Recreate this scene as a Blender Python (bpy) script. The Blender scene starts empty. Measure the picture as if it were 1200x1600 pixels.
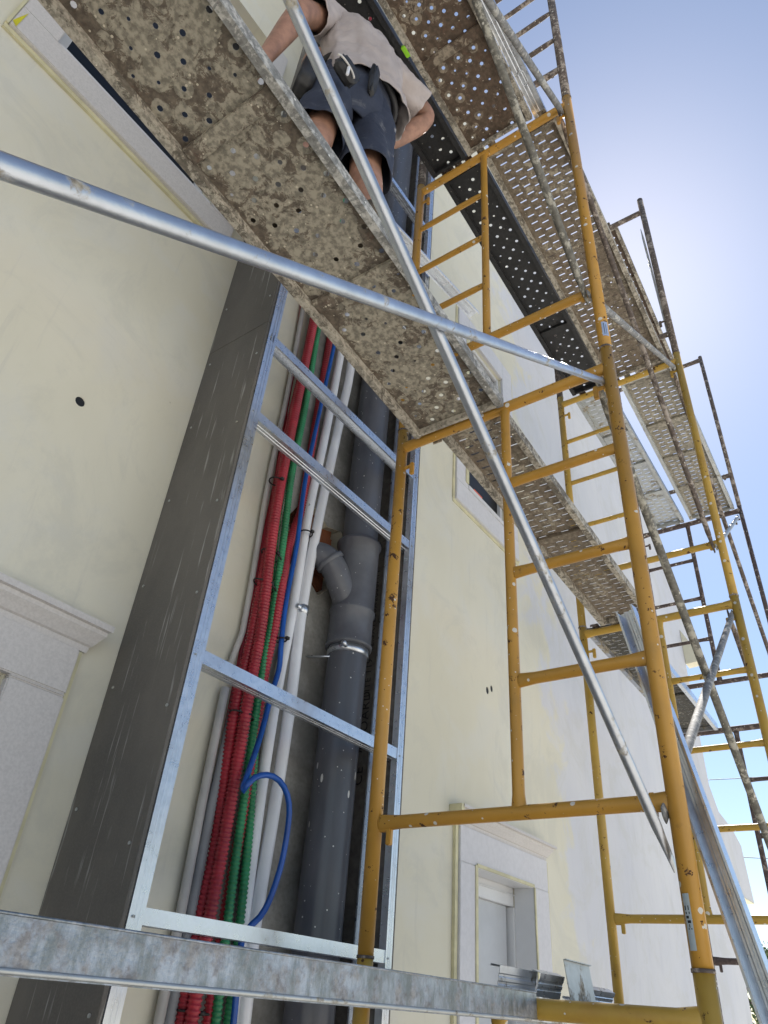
import bpy, bmesh, math, random
from mathutils import Vector, Matrix
from mathutils.geometry import tessellate_polygon
random.seed(7)
R = math.radians
sc = bpy.context.scene
col = sc.collection

# ------------------------------------------------------------ camera, sky, sun
CX = Vector((0.574, -0.816, 0.070)); CD = Vector((0.501, 0.283, -0.818)); CF = Vector((0.647, 0.505, 0.571))
CF.normalize(); CX = (CX - CF * CX.dot(CF)).normalized(); CU = -(CF.cross(CX)).normalized()
CU = CX.cross(CF).normalized()
cam = bpy.data.cameras.new('camera'); camo = bpy.data.objects.new('camera', cam); col.objects.link(camo)
M = Matrix.Identity(4)
for i in range(3):
    M[i][0] = CX[i]; M[i][1] = CU[i]; M[i][2] = -CF[i]
camo.matrix_world = M
cam.sensor_fit = 'VERTICAL'; cam.sensor_height = 36; cam.sensor_width = 36
cam.lens = 1111 / 1600 * 36
cam.clip_start = 0.02; cam.clip_end = 1000
sc.camera = camo

SUN = Vector((0.61, 0.13, 0.79)).normalized()
w = bpy.data.worlds.new('World'); sc.world = w; w.use_nodes = True
nt = w.node_tree; nt.nodes.clear()
out = nt.nodes.new('ShaderNodeOutputWorld'); bg = nt.nodes.new('ShaderNodeBackground')
sky = nt.nodes.new('ShaderNodeTexSky'); sky.sky_type = 'NISHITA'; sky.sun_disc = False
sky.sun_elevation = math.asin(SUN.z); sky.sun_rotation = math.atan2(SUN.x, SUN.y)
sky.air_density = 1.0; sky.dust_density = 0.26; sky.ozone_density = 0.3
nt.links.new(sky.outputs[0], bg.inputs[0]); bg.inputs[1].default_value = 0.076
nt.links.new(bg.outputs[0], out.inputs[0])
sl = bpy.data.lights.new('sun', 'SUN'); sl.energy = 5.0; sl.angle = R(0.5); sl.color = (1, .95, .88)
so = bpy.data.objects.new('sun', sl); col.objects.link(so)
so.rotation_euler = SUN.to_track_quat('Z', 'Y').to_euler(); so.location = SUN * 30
sc.view_settings.view_transform = 'Standard'; sc.view_settings.look = 'None'
sc.view_settings.gamma = 1; sc.view_settings.exposure = 1.1

# ------------------------------------------------------------ node helpers
class N:
    def __init__(s, name, rough=.6, metal=0., spec=.5):
        s.m = bpy.data.materials.new(name); s.m.use_nodes = True
        s.t = s.m.node_tree; s.b = s.t.nodes['Principled BSDF']
        s.b.inputs['Roughness'].default_value = rough; s.b.inputs['Metallic'].default_value = metal
        s.b.inputs['Specular IOR Level'].default_value = spec
        s.tc = s.t.nodes.new('ShaderNodeTexCoord'); s.co = s.tc.outputs['Object']
        oi = s.t.nodes.new('ShaderNodeObjectInfo')
        s.rnd = oi.outputs['Random']
    def set(s, sock, v):
        if isinstance(v, (int, float)): sock.default_value = v
        elif isinstance(v, tuple): sock.default_value = v if len(v) == len(sock.default_value) else (*v, 1)
        else: s.t.links.new(v, sock)
    def math(s, op, a, b=0., c=None, clamp=False):
        n = s.t.nodes.new('ShaderNodeMath'); n.operation = op; n.use_clamp = clamp
        s.set(n.inputs[0], a); s.set(n.inputs[1], b)
        if c is not None: s.set(n.inputs[2], c)
        return n.outputs[0]
    def vec(s, scale=(1, 1, 1), seed=True):
        n = s.t.nodes.new('ShaderNodeMapping'); s.set(n.inputs['Vector'], s.co); n.inputs['Scale'].default_value = scale
        if seed:
            c = s.t.nodes.new('ShaderNodeCombineXYZ'); k = s.math('MULTIPLY', s.rnd, 37.)
            for i in range(3): s.set(c.inputs[i], k)
            s.set(n.inputs['Location'], c.outputs[0])
        return n.outputs[0]
    def noise(s, sc_=5., det=4., rough=.6, v=None, dist=0.):
        n = s.t.nodes.new('ShaderNodeTexNoise'); s.set(n.inputs['Vector'], v if v is not None else s.vec())
        n.inputs['Scale'].default_value = sc_; n.inputs['Detail'].default_value = det
        n.inputs['Roughness'].default_value = rough; n.inputs['Distortion'].default_value = dist
        return n.outputs[0]
    def ramp(s, f, a, b):            # smooth step a..b
        n = s.t.nodes.new('ShaderNodeMapRange'); n.interpolation_type = 'SMOOTHSTEP'
        s.set(n.inputs[0], f); s.set(n.inputs[1], a); s.set(n.inputs[2], b)
        return n.outputs[0]
    def mix(s, f, a, b):
        n = s.t.nodes.new('ShaderNodeMix'); n.data_type = 'RGBA'
        s.set(n.inputs[0], f)
        for sock, v in ((n.inputs[6], a), (n.inputs[7], b)):
            s.set(sock, v)
        return n.outputs[2]
    def specks(s, scale=30., size=.2, frac=.25, v=None):
        n = s.t.nodes.new('ShaderNodeTexVoronoi'); n.inputs['Scale'].default_value = scale
        s.set(n.inputs['Vector'], v if v is not None else s.vec())
        sp = s.t.nodes.new('ShaderNodeSeparateColor'); s.set(sp.inputs[0], n.outputs['Color'])
        keep = s.math('LESS_THAN', sp.outputs[0], frac)
        rad = s.math('MULTIPLY', sp.outputs[1], size)
        return s.math('MULTIPLY', keep, s.math('LESS_THAN', n.outputs['Distance'], rad))
    def color(s, c): s.set(s.b.inputs['Base Color'], c); return s
    def bump(s, h, strength=.3, dist=.002):
        n = s.t.nodes.new('ShaderNodeBump'); n.inputs['Strength'].default_value = strength
        n.inputs['Distance'].default_value = dist; s.set(n.inputs['Height'], h)
        s.t.links.new(n.outputs[0], s.b.inputs['Normal']); return s
    def rough(s, v): s.set(s.b.inputs['Roughness'], v); return s
    def metal(s, v): s.set(s.b.inputs['Metallic'], v); return s
    def sep(s):
        n = s.t.nodes.new('ShaderNodeSeparateXYZ'); s.set(n.inputs[0], s.co); return n.outputs

MT = {}
def plain(name, c, rough=.6, metal=0., var=.12, scale=8.):
    n = N(name, rough, metal)
    d = tuple(x * (1 - var) for x in c); u = tuple(min(1, x * (1 + var)) for x in c)
    f = n.noise(scale, 5.)
    n.color(n.mix(n.ramp(f, .3, .7), d, u)); n.rough(n.math('MULTIPLY_ADD', f, .25, rough - .12)); n.bump(f, .15)
    MT[name] = n.m
    return n.m

def galv(name, c=(.62, .65, .68), rough=.33, dirt=.0, streak=(1, 1, 1), metal=.9):
    n = N(name, rough, metal)
    sp = n.noise(28., 3., .5, n.vec(streak)); lo = n.noise(4., 5.)
    base = n.mix(n.ramp(sp, .3, .7), tuple(x * .88 for x in c), c)
    base = n.mix(n.math('MULTIPLY', n.ramp(lo, .5, .7), .25), base, tuple(x * .5 for x in c))
    if dirt:
        dn = n.noise(11., 8., .7); dm = n.ramp(dn, .62 - dirt * .25, .70 - dirt * .25)
        pl = n.noise(60., 4.)
        base = n.mix(dm, base, n.mix(n.ramp(pl, .35, .65), (.17, .14, .10), (.42, .39, .32)))
        n.metal(n.math('MULTIPLY', n.math('SUBTRACT', 1., dm), metal))
        n.rough(n.math('MULTIPLY_ADD', dm, .5, rough))
        n.bump(dn, .5, .003)
    else:
        n.rough(n.math('MULTIPLY_ADD', sp, .25, rough - .1)); n.bump(lo, .15)
    n.color(base); MT[name] = n.m; return n.m

def yellow(name, c=(.50, .265, .042)):
    n = N(name, .42)
    lo = n.noise(3., 5.); hi = n.noise(24., 7., .7)
    base = n.mix(n.ramp(lo, .3, .7), tuple(x * .78 for x in c), c)
    base = n.mix(n.math('MULTIPLY', n.ramp(n.noise(9., 6.), .52, .72), .5), base, (.34, .19, .04))
    chip = n.math('MULTIPLY', n.ramp(hi, .61, .635), n.ramp(lo, .42, .5))
    base = n.mix(chip, base, (.07, .03, .016))
    sp = n.math('ADD', n.specks(34., .36, .14), n.specks(90., .3, .08), clamp=True)
    base = n.mix(sp, base, (.62, .6, .55)); n.color(base)
    n.rough(n.math('MULTIPLY_ADD', n.math('MAXIMUM', chip, sp), .4, .4)); n.bump(n.math('SUBTRACT', n.math('MULTIPLY', sp, .5), chip), .5, .001)
    MT[name] = n.m; return n.m

def crust(name, dark, light, thr=.5, rough=.8, metal=0., scale=14.):
    n = N(name, rough, metal); v = n.vec()
    a = n.noise(scale, 8., .72, v); b = n.noise(scale * 4, 5., .6, v)
    base = n.mix(n.ramp(b, .3, .7), tuple(x * .55 for x in dark), dark)
    base = n.mix(n.ramp(a, thr - .02, thr + .06), base, n.mix(n.ramp(b, .3, .7), tuple(x * .7 for x in light), light))
    base = n.mix(n.specks(50., .35, .2), base, (.55, .53, .47))
    n.color(base).bump(a, .6, .003); MT[name] = n.m; return n.m

def plank_mat(name, dark, cement, c, amount, holes=True, metal=0., rough=.8, r=.012, red=True):
    n = N(name, rough, metal); v = n.vec()
    a = n.noise(5., 9., .7, v); b = n.noise(45., 6., .65, v); d = n.noise(18., 8., .78, v, 1.6)
    base = n.mix(n.ramp(b, .3, .72), tuple(x * .45 for x in dark), dark)
    if red: base = n.mix(n.math('MULTIPLY', n.ramp(d, .52, .64), .55), base, (.12, .055, .035))
    f = n.math('MULTIPLY_ADD', a, .55, n.math('MULTIPLY', d, .6))
    if holes:
        s = n.sep(); u = n.math('DIVIDE', s[0], c); vv = n.math('DIVIDE', s[1], c)
        S = n.math('FRACT', n.math('MULTIPLY', n.math('ADD', u, vv), .5)); S = n.math('SUBTRACT', S, .5)
        T = n.math('FRACT', n.math('ADD', n.math('MULTIPLY', n.math('SUBTRACT', u, vv), .5), 50.5)); T = n.math('SUBTRACT', T, .5)
        q = n.math('ADD', n.math('MULTIPLY', S, S), n.math('MULTIPLY', T, T))
        dist = n.math('MULTIPLY', n.math('SQRT', n.math('MULTIPLY', q, 2.)), c)
        jit = n.math('MULTIPLY', n.math('SUBTRACT', d, .5), .045)
        cell = n.math('ADD', n.math('FLOOR', n.math('MULTIPLY', n.math('ADD', u, vv), .5)), n.math('MULTIPLY', n.math('FLOOR', n.math('ADD', n.math('MULTIPLY', n.math('SUBTRACT', u, vv), .5), 50.5)), 7.31))
        wn = n.t.nodes.new('ShaderNodeTexWhiteNoise'); wn.noise_dimensions = '1D'; n.set(wn.inputs['W'], cell); rv = wn.outputs[0]
        ro = n.math('MULTIPLY_ADD', rv, r * 1.1, r * 1.15)
        ring = n.ramp(n.math('SUBTRACT', n.math('ADD', dist, jit), ro), r * .35, r * -.15)
        f = n.math('ADD', f, n.math('MULTIPLY', ring, n.math('MULTIPLY_ADD', rv, .10, .02)))
        sh = n.math('SUBTRACT', n.noise(1.6, 3., .5, v), .5)
        f = n.math('MULTIPLY_ADD', sh, .26, f)
        ed = n.math('ABSOLUTE', n.math('SUBTRACT', s[1], .18)); f = n.math('SUBTRACT', f, n.math('MULTIPLY', n.ramp(ed, .10, .19), .10))
    m = n.ramp(f, .66 - amount * .14, .69 - amount * .14)
    cm = n.mix(n.ramp(b, .38, .6), tuple(x * .5 for x in cement), cement)
    base = n.mix(m, base, cm)
    base = n.mix(n.specks(70., .3, .12, v), base, tuple(min(1, x * 1.5) for x in cement))
    n.color(base).bump(f, .8, .004)
    if metal: n.metal(n.math('MULTIPLY', n.math('SUBTRACT', 1., m), metal))
    MT[name] = n.m; return n.m

galv('galvanised', (.68, .72, .78), .28, 0., (1.5, 1.5, 1.5))
galv('galvanised_tube', (.50, .53, .58), .34, .26, (1, 1, 1), .85)
galv('galvanised_worn', (.44, .46, .50), .36, .50, (1, 1, 1), .85)
galv('galvanised_dull', (.48, .50, .50), .5, .30, (1, 1, 1), .7)
yellow('yellow_paint'); yellow('yellow_paint_pale', (.52, .33, .06))
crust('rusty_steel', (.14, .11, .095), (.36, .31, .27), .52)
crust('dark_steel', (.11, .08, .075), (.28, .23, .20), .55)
crust('cement_tube', (.19, .18, .155), (.42, .40, .34), .52)
crust('galv_crust_tube', (.26, .26, .26), (.46, .45, .42), .55)
plank_mat('plank_big', (.19, .155, .12), (.38, .345, .275), .0515, .85)
plank_mat('plank_brown', (.135, .095, .066), (.30, .25, .19), .045, .35)
plank_mat('plank_slot_brown', (.24, .195, .145), (.38, .335, .26), .045, .35, False)
plank_mat('plank_slot_pale', (.36, .33, .27), (.44, .41, .34), .045, .3, False, red=False)
plank_mat('plank_dark_slot', (.10, .095, .08), (.30, .28, .23), .045, .3, False, red=False)
plank_mat('rim_pale', (.30, .30, .29), (.50, .49, .46), .045, .7, False, red=False)
plank_mat('rim_crust', (.21, .185, .15), (.47, .43, .36), .045, .8, False, red=False)
plank_mat('plank_black', (.022, .022, .024), (.12, .11, .10), .045, -.75, False, rough=.45, red=False)
plain('rubber_shade_black', (.015, .015, .017), .5)  # rubber, also the painted shade in wall holes and shutter gap
plain('cement_board', (.13, .12, .11), .85, var=.25, scale=30.)
plain('white_pvc', (.72, .73, .76), .35, var=.05)
plain('grey_trim', (.50, .49, .48), .6)
plain('red_conduit', (.34, .022, .038), .42, var=.25)
plain('green_conduit', (.025, .22, .09), .42, var=.25)
plain('blue_hose', (.008, .08, .36), .35, var=.2)
plain('tie_black', (.012, .012, .013), .5)
plain('stone', (.60, .575, .56), .85, var=.07, scale=120.)
plain('stone_white', (.64, .635, .66), .8, var=.04, scale=40.)
plain('tape_yellow', (.62, .58, .38), .7, var=.15)
plain('window_frame', (.66, .67, .69), .35, var=.03)
plain('shutter', (.50, .52, .55), .4, var=.05)
plain('clay', (.24, .085, .04), .9, var=.4)
plain('brown_edge', (.40, .34, .30), .8)
plain('skin', (.33, .18, .125), .55, var=.22, scale=22.)
plain('skin_leg', (.34, .20, .15), .55, var=.2, scale=30.)
plain('boot', (.12, .09, .06), .8, var=.3)
plain('hair', (.02, .015, .012), .7)
plain('leather_black', (.022, .022, .024), .55, var=.5, scale=16.)
plain('white_strap', (.55, .53, .5), .7)
plain('sticker_blue', (.32, .40, .58), .4)
plain('sticker_grey', (.36, .42, .45), .4, var=.05)
plain('ink', (.01, .01, .012), .6)
plain('orange', (.75, .12, .03), .5)
plain('lime', (.28, .62, .03), .5)
plain('roof_dark', (.12, .12, .12), .8)
plain('bark', (.10, .07, .05), .9)
def _glass():
    n = N('glass_shade_black', .35, 0, .2); n.color((.008, .008, .009)); MT['glass_shade_black'] = n.m  # near-black: the dark interior behind is painted into the panes
_glass()
def _pside():
    n = N('plank_side', .4, .8); v = n.vec((1, 1, 1)); a = n.noise(24., 8., .72, v); st = n.noise(14., 7., .7, n.vec((2.2, 1, .8))); b = n.noise(90., 5., .6, v)
    base = n.mix(n.ramp(st, .35, .65), (.17, .19, .20), (.36, .40, .47))
    dirt = n.ramp(n.math('ADD', n.math('MULTIPLY', a, .6), n.math('MULTIPLY', st, .4)), .47, .60)
    base = n.mix(n.math('MULTIPLY', dirt, .75), base, n.mix(n.ramp(b, .35, .65), (.12, .10, .085), (.30, .28, .25)))
    n.color(base).metal(n.math('MULTIPLY_ADD', dirt, -.55, .8)).rough(n.math('MULTIPLY_ADD', dirt, .35, .32)).bump(a, .7, .003); MT['plank_side'] = n.m
_pside()
def _pipe():
    n = N('grey_pipe', .32); v = n.vec((1, 1, .25))
    f = n.noise(7., 5., .6, v)
    base = n.mix(n.ramp(f, .3, .7), (.075, .08, .095), (.12, .125, .145))
    s = n.math('ADD', n.specks(26., .17, .22, n.vec((1, 1, .35))), n.specks(80., .25, .13), clamp=True)
    n.color(n.mix(s, base, (.6, .6, .58))).rough(n.math('MULTIPLY_ADD', f, .3, .2)); MT['grey_pipe'] = n.m
    n = N('grey_fitting', .4); f = n.noise(9., 5.)
    base = n.mix(n.ramp(f, .3, .7), (.095, .10, .118), (.13, .137, .158))
    s = n.math('ADD', n.specks(30., .15, .12, n.vec((1, 1, .35))), n.specks(90., .22, .08), clamp=True)
    n.color(n.mix(s, base, (.6, .6, .58))); MT['grey_fitting'] = n.m
_pipe()
def _board():
    n = N('side_board', .8); v = n.vec((1, 1, .06), False)
    lo = n.noise(2.2, 5., .6, n.vec((1, 1, .5), False)); st = n.noise(55., 3., .6, v)
    fine = n.noise(160., 2., .5, n.vec((1, 1, 1), False))
    base = n.mix(n.ramp(lo, .3, .7), (.095, .087, .077), (.15, .137, .12))
    base = n.mix(n.math('MULTIPLY', n.ramp(fine, .4, .7), .25), base, (.16, .15, .13))
    base = n.mix(n.math('MULTIPLY', n.ramp(st, .61, .74), .75), base, (.36, .35, .33))
    n.color(base).bump(fine, .2); MT['side_board'] = n.m
_board()
def _wall():
    n = N('wall_paint', .85); s = n.sep()
    lo = n.noise(.9, 5., .6, n.vec((1, 1, .6), False)); fine = n.noise(120., 3., .5, n.vec((1, 1, 1), False))
    tr = n.noise(5., 6., .65, n.vec((1.4, 1, .35), False), .4); mid = n.noise(2.4, 5., .6, n.vec((1, 1, 1), False), .5)
    cream = n.mix(n.ramp(lo, .3, .7), (.655, .622, .50), (.725, .695, .58))
    cream = n.mix(n.math('MULTIPLY', n.ramp(mid, .45, .65), .5), cream, (.67, .66, .60))
    prim = n.mix(n.ramp(lo, .3, .7), (.60, .605, .64), (.68, .675, .68))
    prim = n.mix(n.math('MULTIPLY', n.ramp(tr, .5, .75), .4), prim, (.52, .52, .56))
    x = n.math('ADD', s[0], n.math('MULTIPLY', n.math('SUBTRACT', mid, .5), 2.2))
    x = n.math('ADD', x, n.math('MULTIPLY', n.math('SUBTRACT', s[2], 1.5), .10))
    base = n.mix(n.ramp(x, 4.55, 4.85), cream, prim)
    st = n.noise(3., 6., .7, n.vec((6, 1, .5), False), .3)
    base = n.mix(n.math('MULTIPLY', n.ramp(st, .56, .75), .26), base, (.45, .44, .42))
    tw = n.noise(1.7, 8., .75, n.vec((1, 1, 1), False), 1.2)
    base = n.mix(n.math('MULTIPLY', n.ramp(tw, .47, .62), .30), base, (.53, .52, .46))
    sp = n.specks(9., .05, .12, n.vec((1, 1, 1), False))
    base = n.mix(n.math('MULTIPLY', sp, .4), base, (.3, .28, .24))
    n.color(base).bump(n.math('ADD', n.math('MULTIPLY', fine, .35), tr), .25, .004); MT['wall_paint'] = n.m
    n = N('cement_render', .9); a = n.noise(3.5, 6., .6); b = n.noise(60., 4.)
    base = n.mix(n.ramp(a, .35, .62), (.20, .195, .18), (.36, .35, .325))
    base = n.mix(n.math('MULTIPLY', n.ramp(b, .4, .7), .3), base, (.15, .14, .12))
    n.color(base).bump(a, .6, .006); MT['cement_render'] = n.m
    n = N('plain_cream', .85); a = n.noise(3., 4.); n.color(n.mix(n.ramp(a, .3, .7), (.64, .61, .47), (.72, .69, .55))); MT['plain_cream'] = n.m
    n = N('ground_concrete', .9); a = n.noise(.5, 8., .65); b = n.noise(20., 6.)
    base = n.mix(n.ramp(a, .3, .7), (.46, .44, .40), (.60, .57, .51)); base = n.mix(n.math('MULTIPLY', n.ramp(b, .4, .7), .4), base, (.30, .28, .25))
    n.color(base).bump(b, .4, .004); MT['ground_concrete'] = n.m
    n = N('leaf', .6); a = n.noise(3., 3.); n.color(n.mix(n.ramp(a, .3, .7), (.03, .06, .015), (.09, .13, .04))); MT['leaf'] = n.m
    n = N('shirt', .9); a = n.noise(6., 5., .6); b = n.noise(260., 2.)
    base = n.mix(n.ramp(a, .3, .75), (.36, .315, .305), (.47, .42, .41)); base = n.mix(n.specks(16., .12, .12), base, (.12, .11, .10))
    n.color(base).bump(n.math('MULTIPLY_ADD', b, .08, n.noise(14., 5., .6)), .35, .01); MT['shirt'] = n.m
    n = N('shorts', .9); a = n.noise(7., 8., .72, None, 1.0); b = n.noise(3., 5.)
    base = n.mix(n.ramp(b, .3, .7), (.020, .026, .048), (.040, .050, .080))
    base = n.mix(n.math('MULTIPLY', n.ramp(a, .52, .70), .55), base, (.24, .24, .25))
    n.color(base).bump(n.noise(12., 5., .6), .5, .012); MT['shorts'] = n.m
_wall()

# ------------------------------------------------------------ object helpers
def link(name, bm, mat, parent=None, smooth=False, loc=None):
    me = bpy.data.meshes.new(name); bm.normal_update(); bm.to_mesh(me); bm.free()
    o = bpy.data.objects.new(name, me); col.objects.link(o)
    me.materials.append(MT[mat])
    if smooth:
        for p in me.polygons: p.use_smooth = True
    if parent: o.parent = parent
    if loc: o.location = loc
    return o
def tag(o, label=None, cat=None, group=None, kind=None):
    if label: o['label'] = label
    if cat: o['category'] = cat
    if group: o['group'] = group
    if kind: o['kind'] = kind
    return o
def empty(name, loc=(0, 0, 0), rot=(0, 0, 0), label=None, cat=None, group=None):
    o = bpy.data.objects.new(name, None); col.objects.link(o); o.location = loc; o.rotation_euler = rot
    o.empty_display_size = .1
    return tag(o, label, cat, group)
def box(bm, a, b, bev=0., mat=None):
    x0, y0, z0 = a; x1, y1, z1 = b
    r = bmesh.ops.create_cube(bm, size=1)
    vs = r['verts']
    for v in vs:
        v.co = Vector(((x0 + x1) / 2 + v.co.x * (x1 - x0), (y0 + y1) / 2 + v.co.y * (y1 - y0), (z0 + z1) / 2 + v.co.z * (z1 - z0)))
    if bev:
        es = list({e for v in vs for e in v.link_edges})
        bmesh.ops.bevel(bm, geom=es, offset=bev, segments=2, affect='EDGES')
    if mat is not None:
        for v in vs:
            if v.is_valid: v.co = mat @ v.co
    return bm
def bx(*pairs, bev=0.):
    bm = bmesh.new()
    for a, b in pairs: box(bm, a, b, bev)
    return bm
def tube(bm, pts, r, seg=14, caps=True, flat=None, sub=None):
    """tube along pts; r number or function(distance); flat=(length, vertical dir) pinches the ends flat"""
    pts = [Vector(p) for p in pts]
    if sub:                      # resample
        L = [0]
        for i in range(1, len(pts)): L.append(L[-1] + (pts[i] - pts[i - 1]).length)
        n = max(2, int(L[-1] / sub)); new = []; j = 0
        for k in range(n + 1):
            d = L[-1] * k / n
            while j < len(L) - 2 and L[j + 1] < d: j += 1
            t = (d - L[j]) / (L[j + 1] - L[j]); new.append(pts[j].lerp(pts[j + 1], min(1, t)))
        pts = new
    if flat and len(pts) == 2:
        a, b = pts; L = (b - a).length; f = flat[0] / L
        pts = [a, a.lerp(b, f * .35), a.lerp(b, f * .7), a.lerp(b, f), a.lerp(b, .5), b.lerp(a, f), b.lerp(a, f * .7), b.lerp(a, f * .35), b]
    t = (pts[1] - pts[0]).normalized()
    up = Vector(flat[1]) if flat else (Vector((0, 0, 1)) if abs(t.z) < .9 else Vector((1, 0, 0)))
    u = (up - t * up.dot(t)).normalized()
    rings = []; d = 0; tot = sum((pts[i + 1] - pts[i]).length for i in range(len(pts) - 1))
    for i, p in enumerate(pts):
        if i: d += (p - pts[i - 1]).length
        tt = (pts[min(i + 1, len(pts) - 1)] - pts[max(i - 1, 0)]).normalized()
        u = (u - tt * u.dot(tt)).normalized(); v = tt.cross(u)
        rr = r(d) if callable(r) else r
        ku = kv = 1
        if flat:
            e = min(d, tot - d) / flat[0]
            if e < 1: s = 1 - e; ku = 1 + .38 * s; kv = 1 - flat[2] * s if len(flat) > 2 else 1 - .6 * s
        rings.append([bm.verts.new(p + u * (math.cos(2 * math.pi * k / seg) * rr * ku) + v * (math.sin(2 * math.pi * k / seg) * rr * kv)) for k in range(seg)])
    for a, b in zip(rings, rings[1:]):
        for k in range(seg):
            bm.faces.new((a[k], a[(k + 1) % seg], b[(k + 1) % seg], b[k]))
    if caps:
        bm.faces.new(rings[0][::-1]); bm.faces.new(rings[-1])
    return bm
def smooth_path(pts, n=6):
    P = [Vector(p) for p in pts]; out_ = []
    for i in range(len(P) - 1):
        p0 = P[max(i - 1, 0)]; p1 = P[i]; p2 = P[i + 1]; p3 = P[min(i + 2, len(P) - 1)]
        for k in range(n):
            t = k / n
            out_.append(.5 * ((2 * p1) + (p2 - p0) * t + (2 * p0 - 5 * p1 + 4 * p2 - p3) * t * t + (3 * p1 - p0 - 3 * p2 + p3) * t ** 3))
    out_.append(P[-1]); return out_
def T(name, pts, r, mat, parent=None, seg=14, **k):
    return link(name, tube(bmesh.new(), pts, r, seg, **k), mat, parent, True)
def ushape(bm, W, H, L, t=.0012, lip=0., mat=None):
    """C channel: web W wide (y) at z=0, flanges H up (z), length L along x, optional lips and two web ridges"""
    prof = [(-W / 2 + lip, H), (-W / 2, H), (-W / 2, 0), (-W * .22, 0), (-W * .18, .002), (-W * .1, .002), (-W * .06, 0), (W * .06, 0), (W * .1, .002), (W * .18, .002), (W * .22, 0), (W / 2, 0), (W / 2, H), (W / 2 - lip, H)]
    if not lip: prof = prof[1:-1]
    inn = []
    for i, p in enumerate(prof):
        a = Vector(prof[max(i - 1, 0)]); b = Vector(prof[min(i + 1, len(prof) - 1)])
        q = Vector(p); n_ = Vector((0, 0))
        if i > 0: d = (q - a).normalized(); n_ += Vector((-d.y, d.x))
        if i < len(prof) - 1: d = (b - q).normalized(); n_ += Vector((-d.y, d.x))
        n_.normalize(); inn.append(q + n_ * t)
    full = [Vector(p) for p in prof] + inn[::-1]
    A = [bm.verts.new((0, p.x, p.y)) for p in full]; B = [bm.verts.new((L, p.x, p.y)) for p in full]
    k = len(full); m = len(prof)
    for i in range(k): bm.faces.new((A[i], A[(i + 1) % k], B[(i + 1) % k], B[i]))
    for i in range(m - 1):
        bm.faces.new((A[i], A[k - 1 - i], A[k - 2 - i], A[i + 1])); bm.faces.new((B[i + 1], B[k - 2 - i], B[k - 1 - i], B[i]))
    if mat is not None: bmesh.ops.transform(bm, matrix=mat, verts=A + B)
    return bm
def frame_mat(p0, p1, web_normal):
    x = (Vector(p1) - Vector(p0)); L = x.length; x.normalize(); z = Vector(web_normal); z = (z - x * z.dot(x)).normalized(); y = z.cross(x)
    m = Matrix.Identity(4)
    for i in range(3): m[i][0] = x[i]; m[i][1] = y[i]; m[i][2] = z[i]; m[i][3] = Vector(p0)[i]
    return m, L
def channel(name, p0, p1, zdir, W, H, mat, parent=None, lip=.006, t=.0012):
    m, L = frame_mat(p0, p1, zdir)
    bm = ushape(bmesh.new(), W, H, L, t, lip, m); return link(name, bm, mat, parent)

# ------------------------------------------------------------ ground
GZ = -1.92
bm = bmesh.new(); bmesh.ops.create_grid(bm, x_segments=2, y_segments=2, size=400)
g = link('ground', bm, 'ground_concrete', loc=(0, 0, GZ)); tag(g, kind='structure')

# ------------------------------------------------------------ building
YW = 2.0
bld = empty('house', (3, YW, GZ), label='pale cream and white rendered house with stone framed openings behind the scaffolding', cat='house')
def bl(name, bm, mat, parent=None, smooth=False):
    o = link(name, bm, mat, None, smooth); p = parent or bld
    o.parent = p; o.matrix_parent_inverse = Matrix.Translation(-Vector(p.location))
    return o
outer = [(-4, GZ), (9.16, GZ), (9.16, 1.34), (10.37, 1.34), (10.29, 1.80), (10.1, 2.05), (9.45, 2.10), (9.16, 2.34), (9.1, 3.9), (9.45, 4.16), (10.1, 4.35), (9.64, 5.02), (9.0, 5.45), (8.36, 5.74), (6.5, 8.2), (-4, 8.2)]
outer = [(-4, GZ), (9.16, GZ), (9.16, 1.34), (10.37, 1.34), (10.27, 1.95), (9.95, 2.08), (9.4, 2.16), (9.16, 2.4), (9.1, 3.9), (10.08, 4.36), (9.64, 5.02), (9.0, 5.45), (8.36, 5.74), (6.5, 8.2), (-4, 8.2)]
def rect(x0, z0, x1, z1): return [(x0, z0), (x1, z0), (x1, z1), (x0, z1)]
def circ(x, z, rx, rz=None, n=12): return [(x + rx * math.cos(2 * math.pi * i / n), z + (rz or rx) * math.sin(2 * math.pi * i / n)) for i in range(n)]
OPEN = {'w1': (.15, 3.075, 1.0, 4.9), 'w2': (3.47, 3.03, 4.06, 4.6), 'd1': (3.55, GZ + .05, 4.22, .63), 'd2': (.25, GZ + .05, .905, .69)}
brk = [(1.86, 1.63), (1.95, 1.55), (2.04, 1.57), (2.12, 1.52), (2.24, 1.64), (2.29, 1.72), (2.315, 1.88), (2.22, 1.93), (2.12, 1.90), (2.03, 1.95), (1.92, 1.92), (1.85, 1.80)]
holes = [rect(*OPEN[k]) for k in OPEN] + [circ(.80, 1.65, .019, .019), circ(3.745, 1.645, .018, .024), circ(3.80, 1.675, .016, .022), circ(3.42, 4.77, .018), brk]
loops = [[Vector((x, z, 0)) for x, z in outer]] + [[Vector((x, z, 0)) for x, z in h] for h in holes]
flat = [p for l in loops for p in l]
tris = tessellate_polygon(loops)
bm = bmesh.new(); vs = [bm.verts.new((p.x, YW, p.y)) for p in flat]
for t_ in tris:
    try:
        f = bm.faces.new([vs[i] for i in t_])
    except ValueError: pass
k = 0
for li, l in enumerate(loops):
    depth = .30 if li == 0 or li <= 4 else .14
    back = [bm.verts.new((p.x, YW + depth, p.y)) for p in l]
    fr = vs[k:k + len(l)]; k += len(l)
    for i in range(len(l)):
        j = (i + 1) % len(l); bm.faces.new((fr[i], fr[j], back[j], back[i]))
    if li == 0 or li >= 5:
        bm.faces.new(back)
bl('wall', bm, 'wall_paint')
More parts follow.
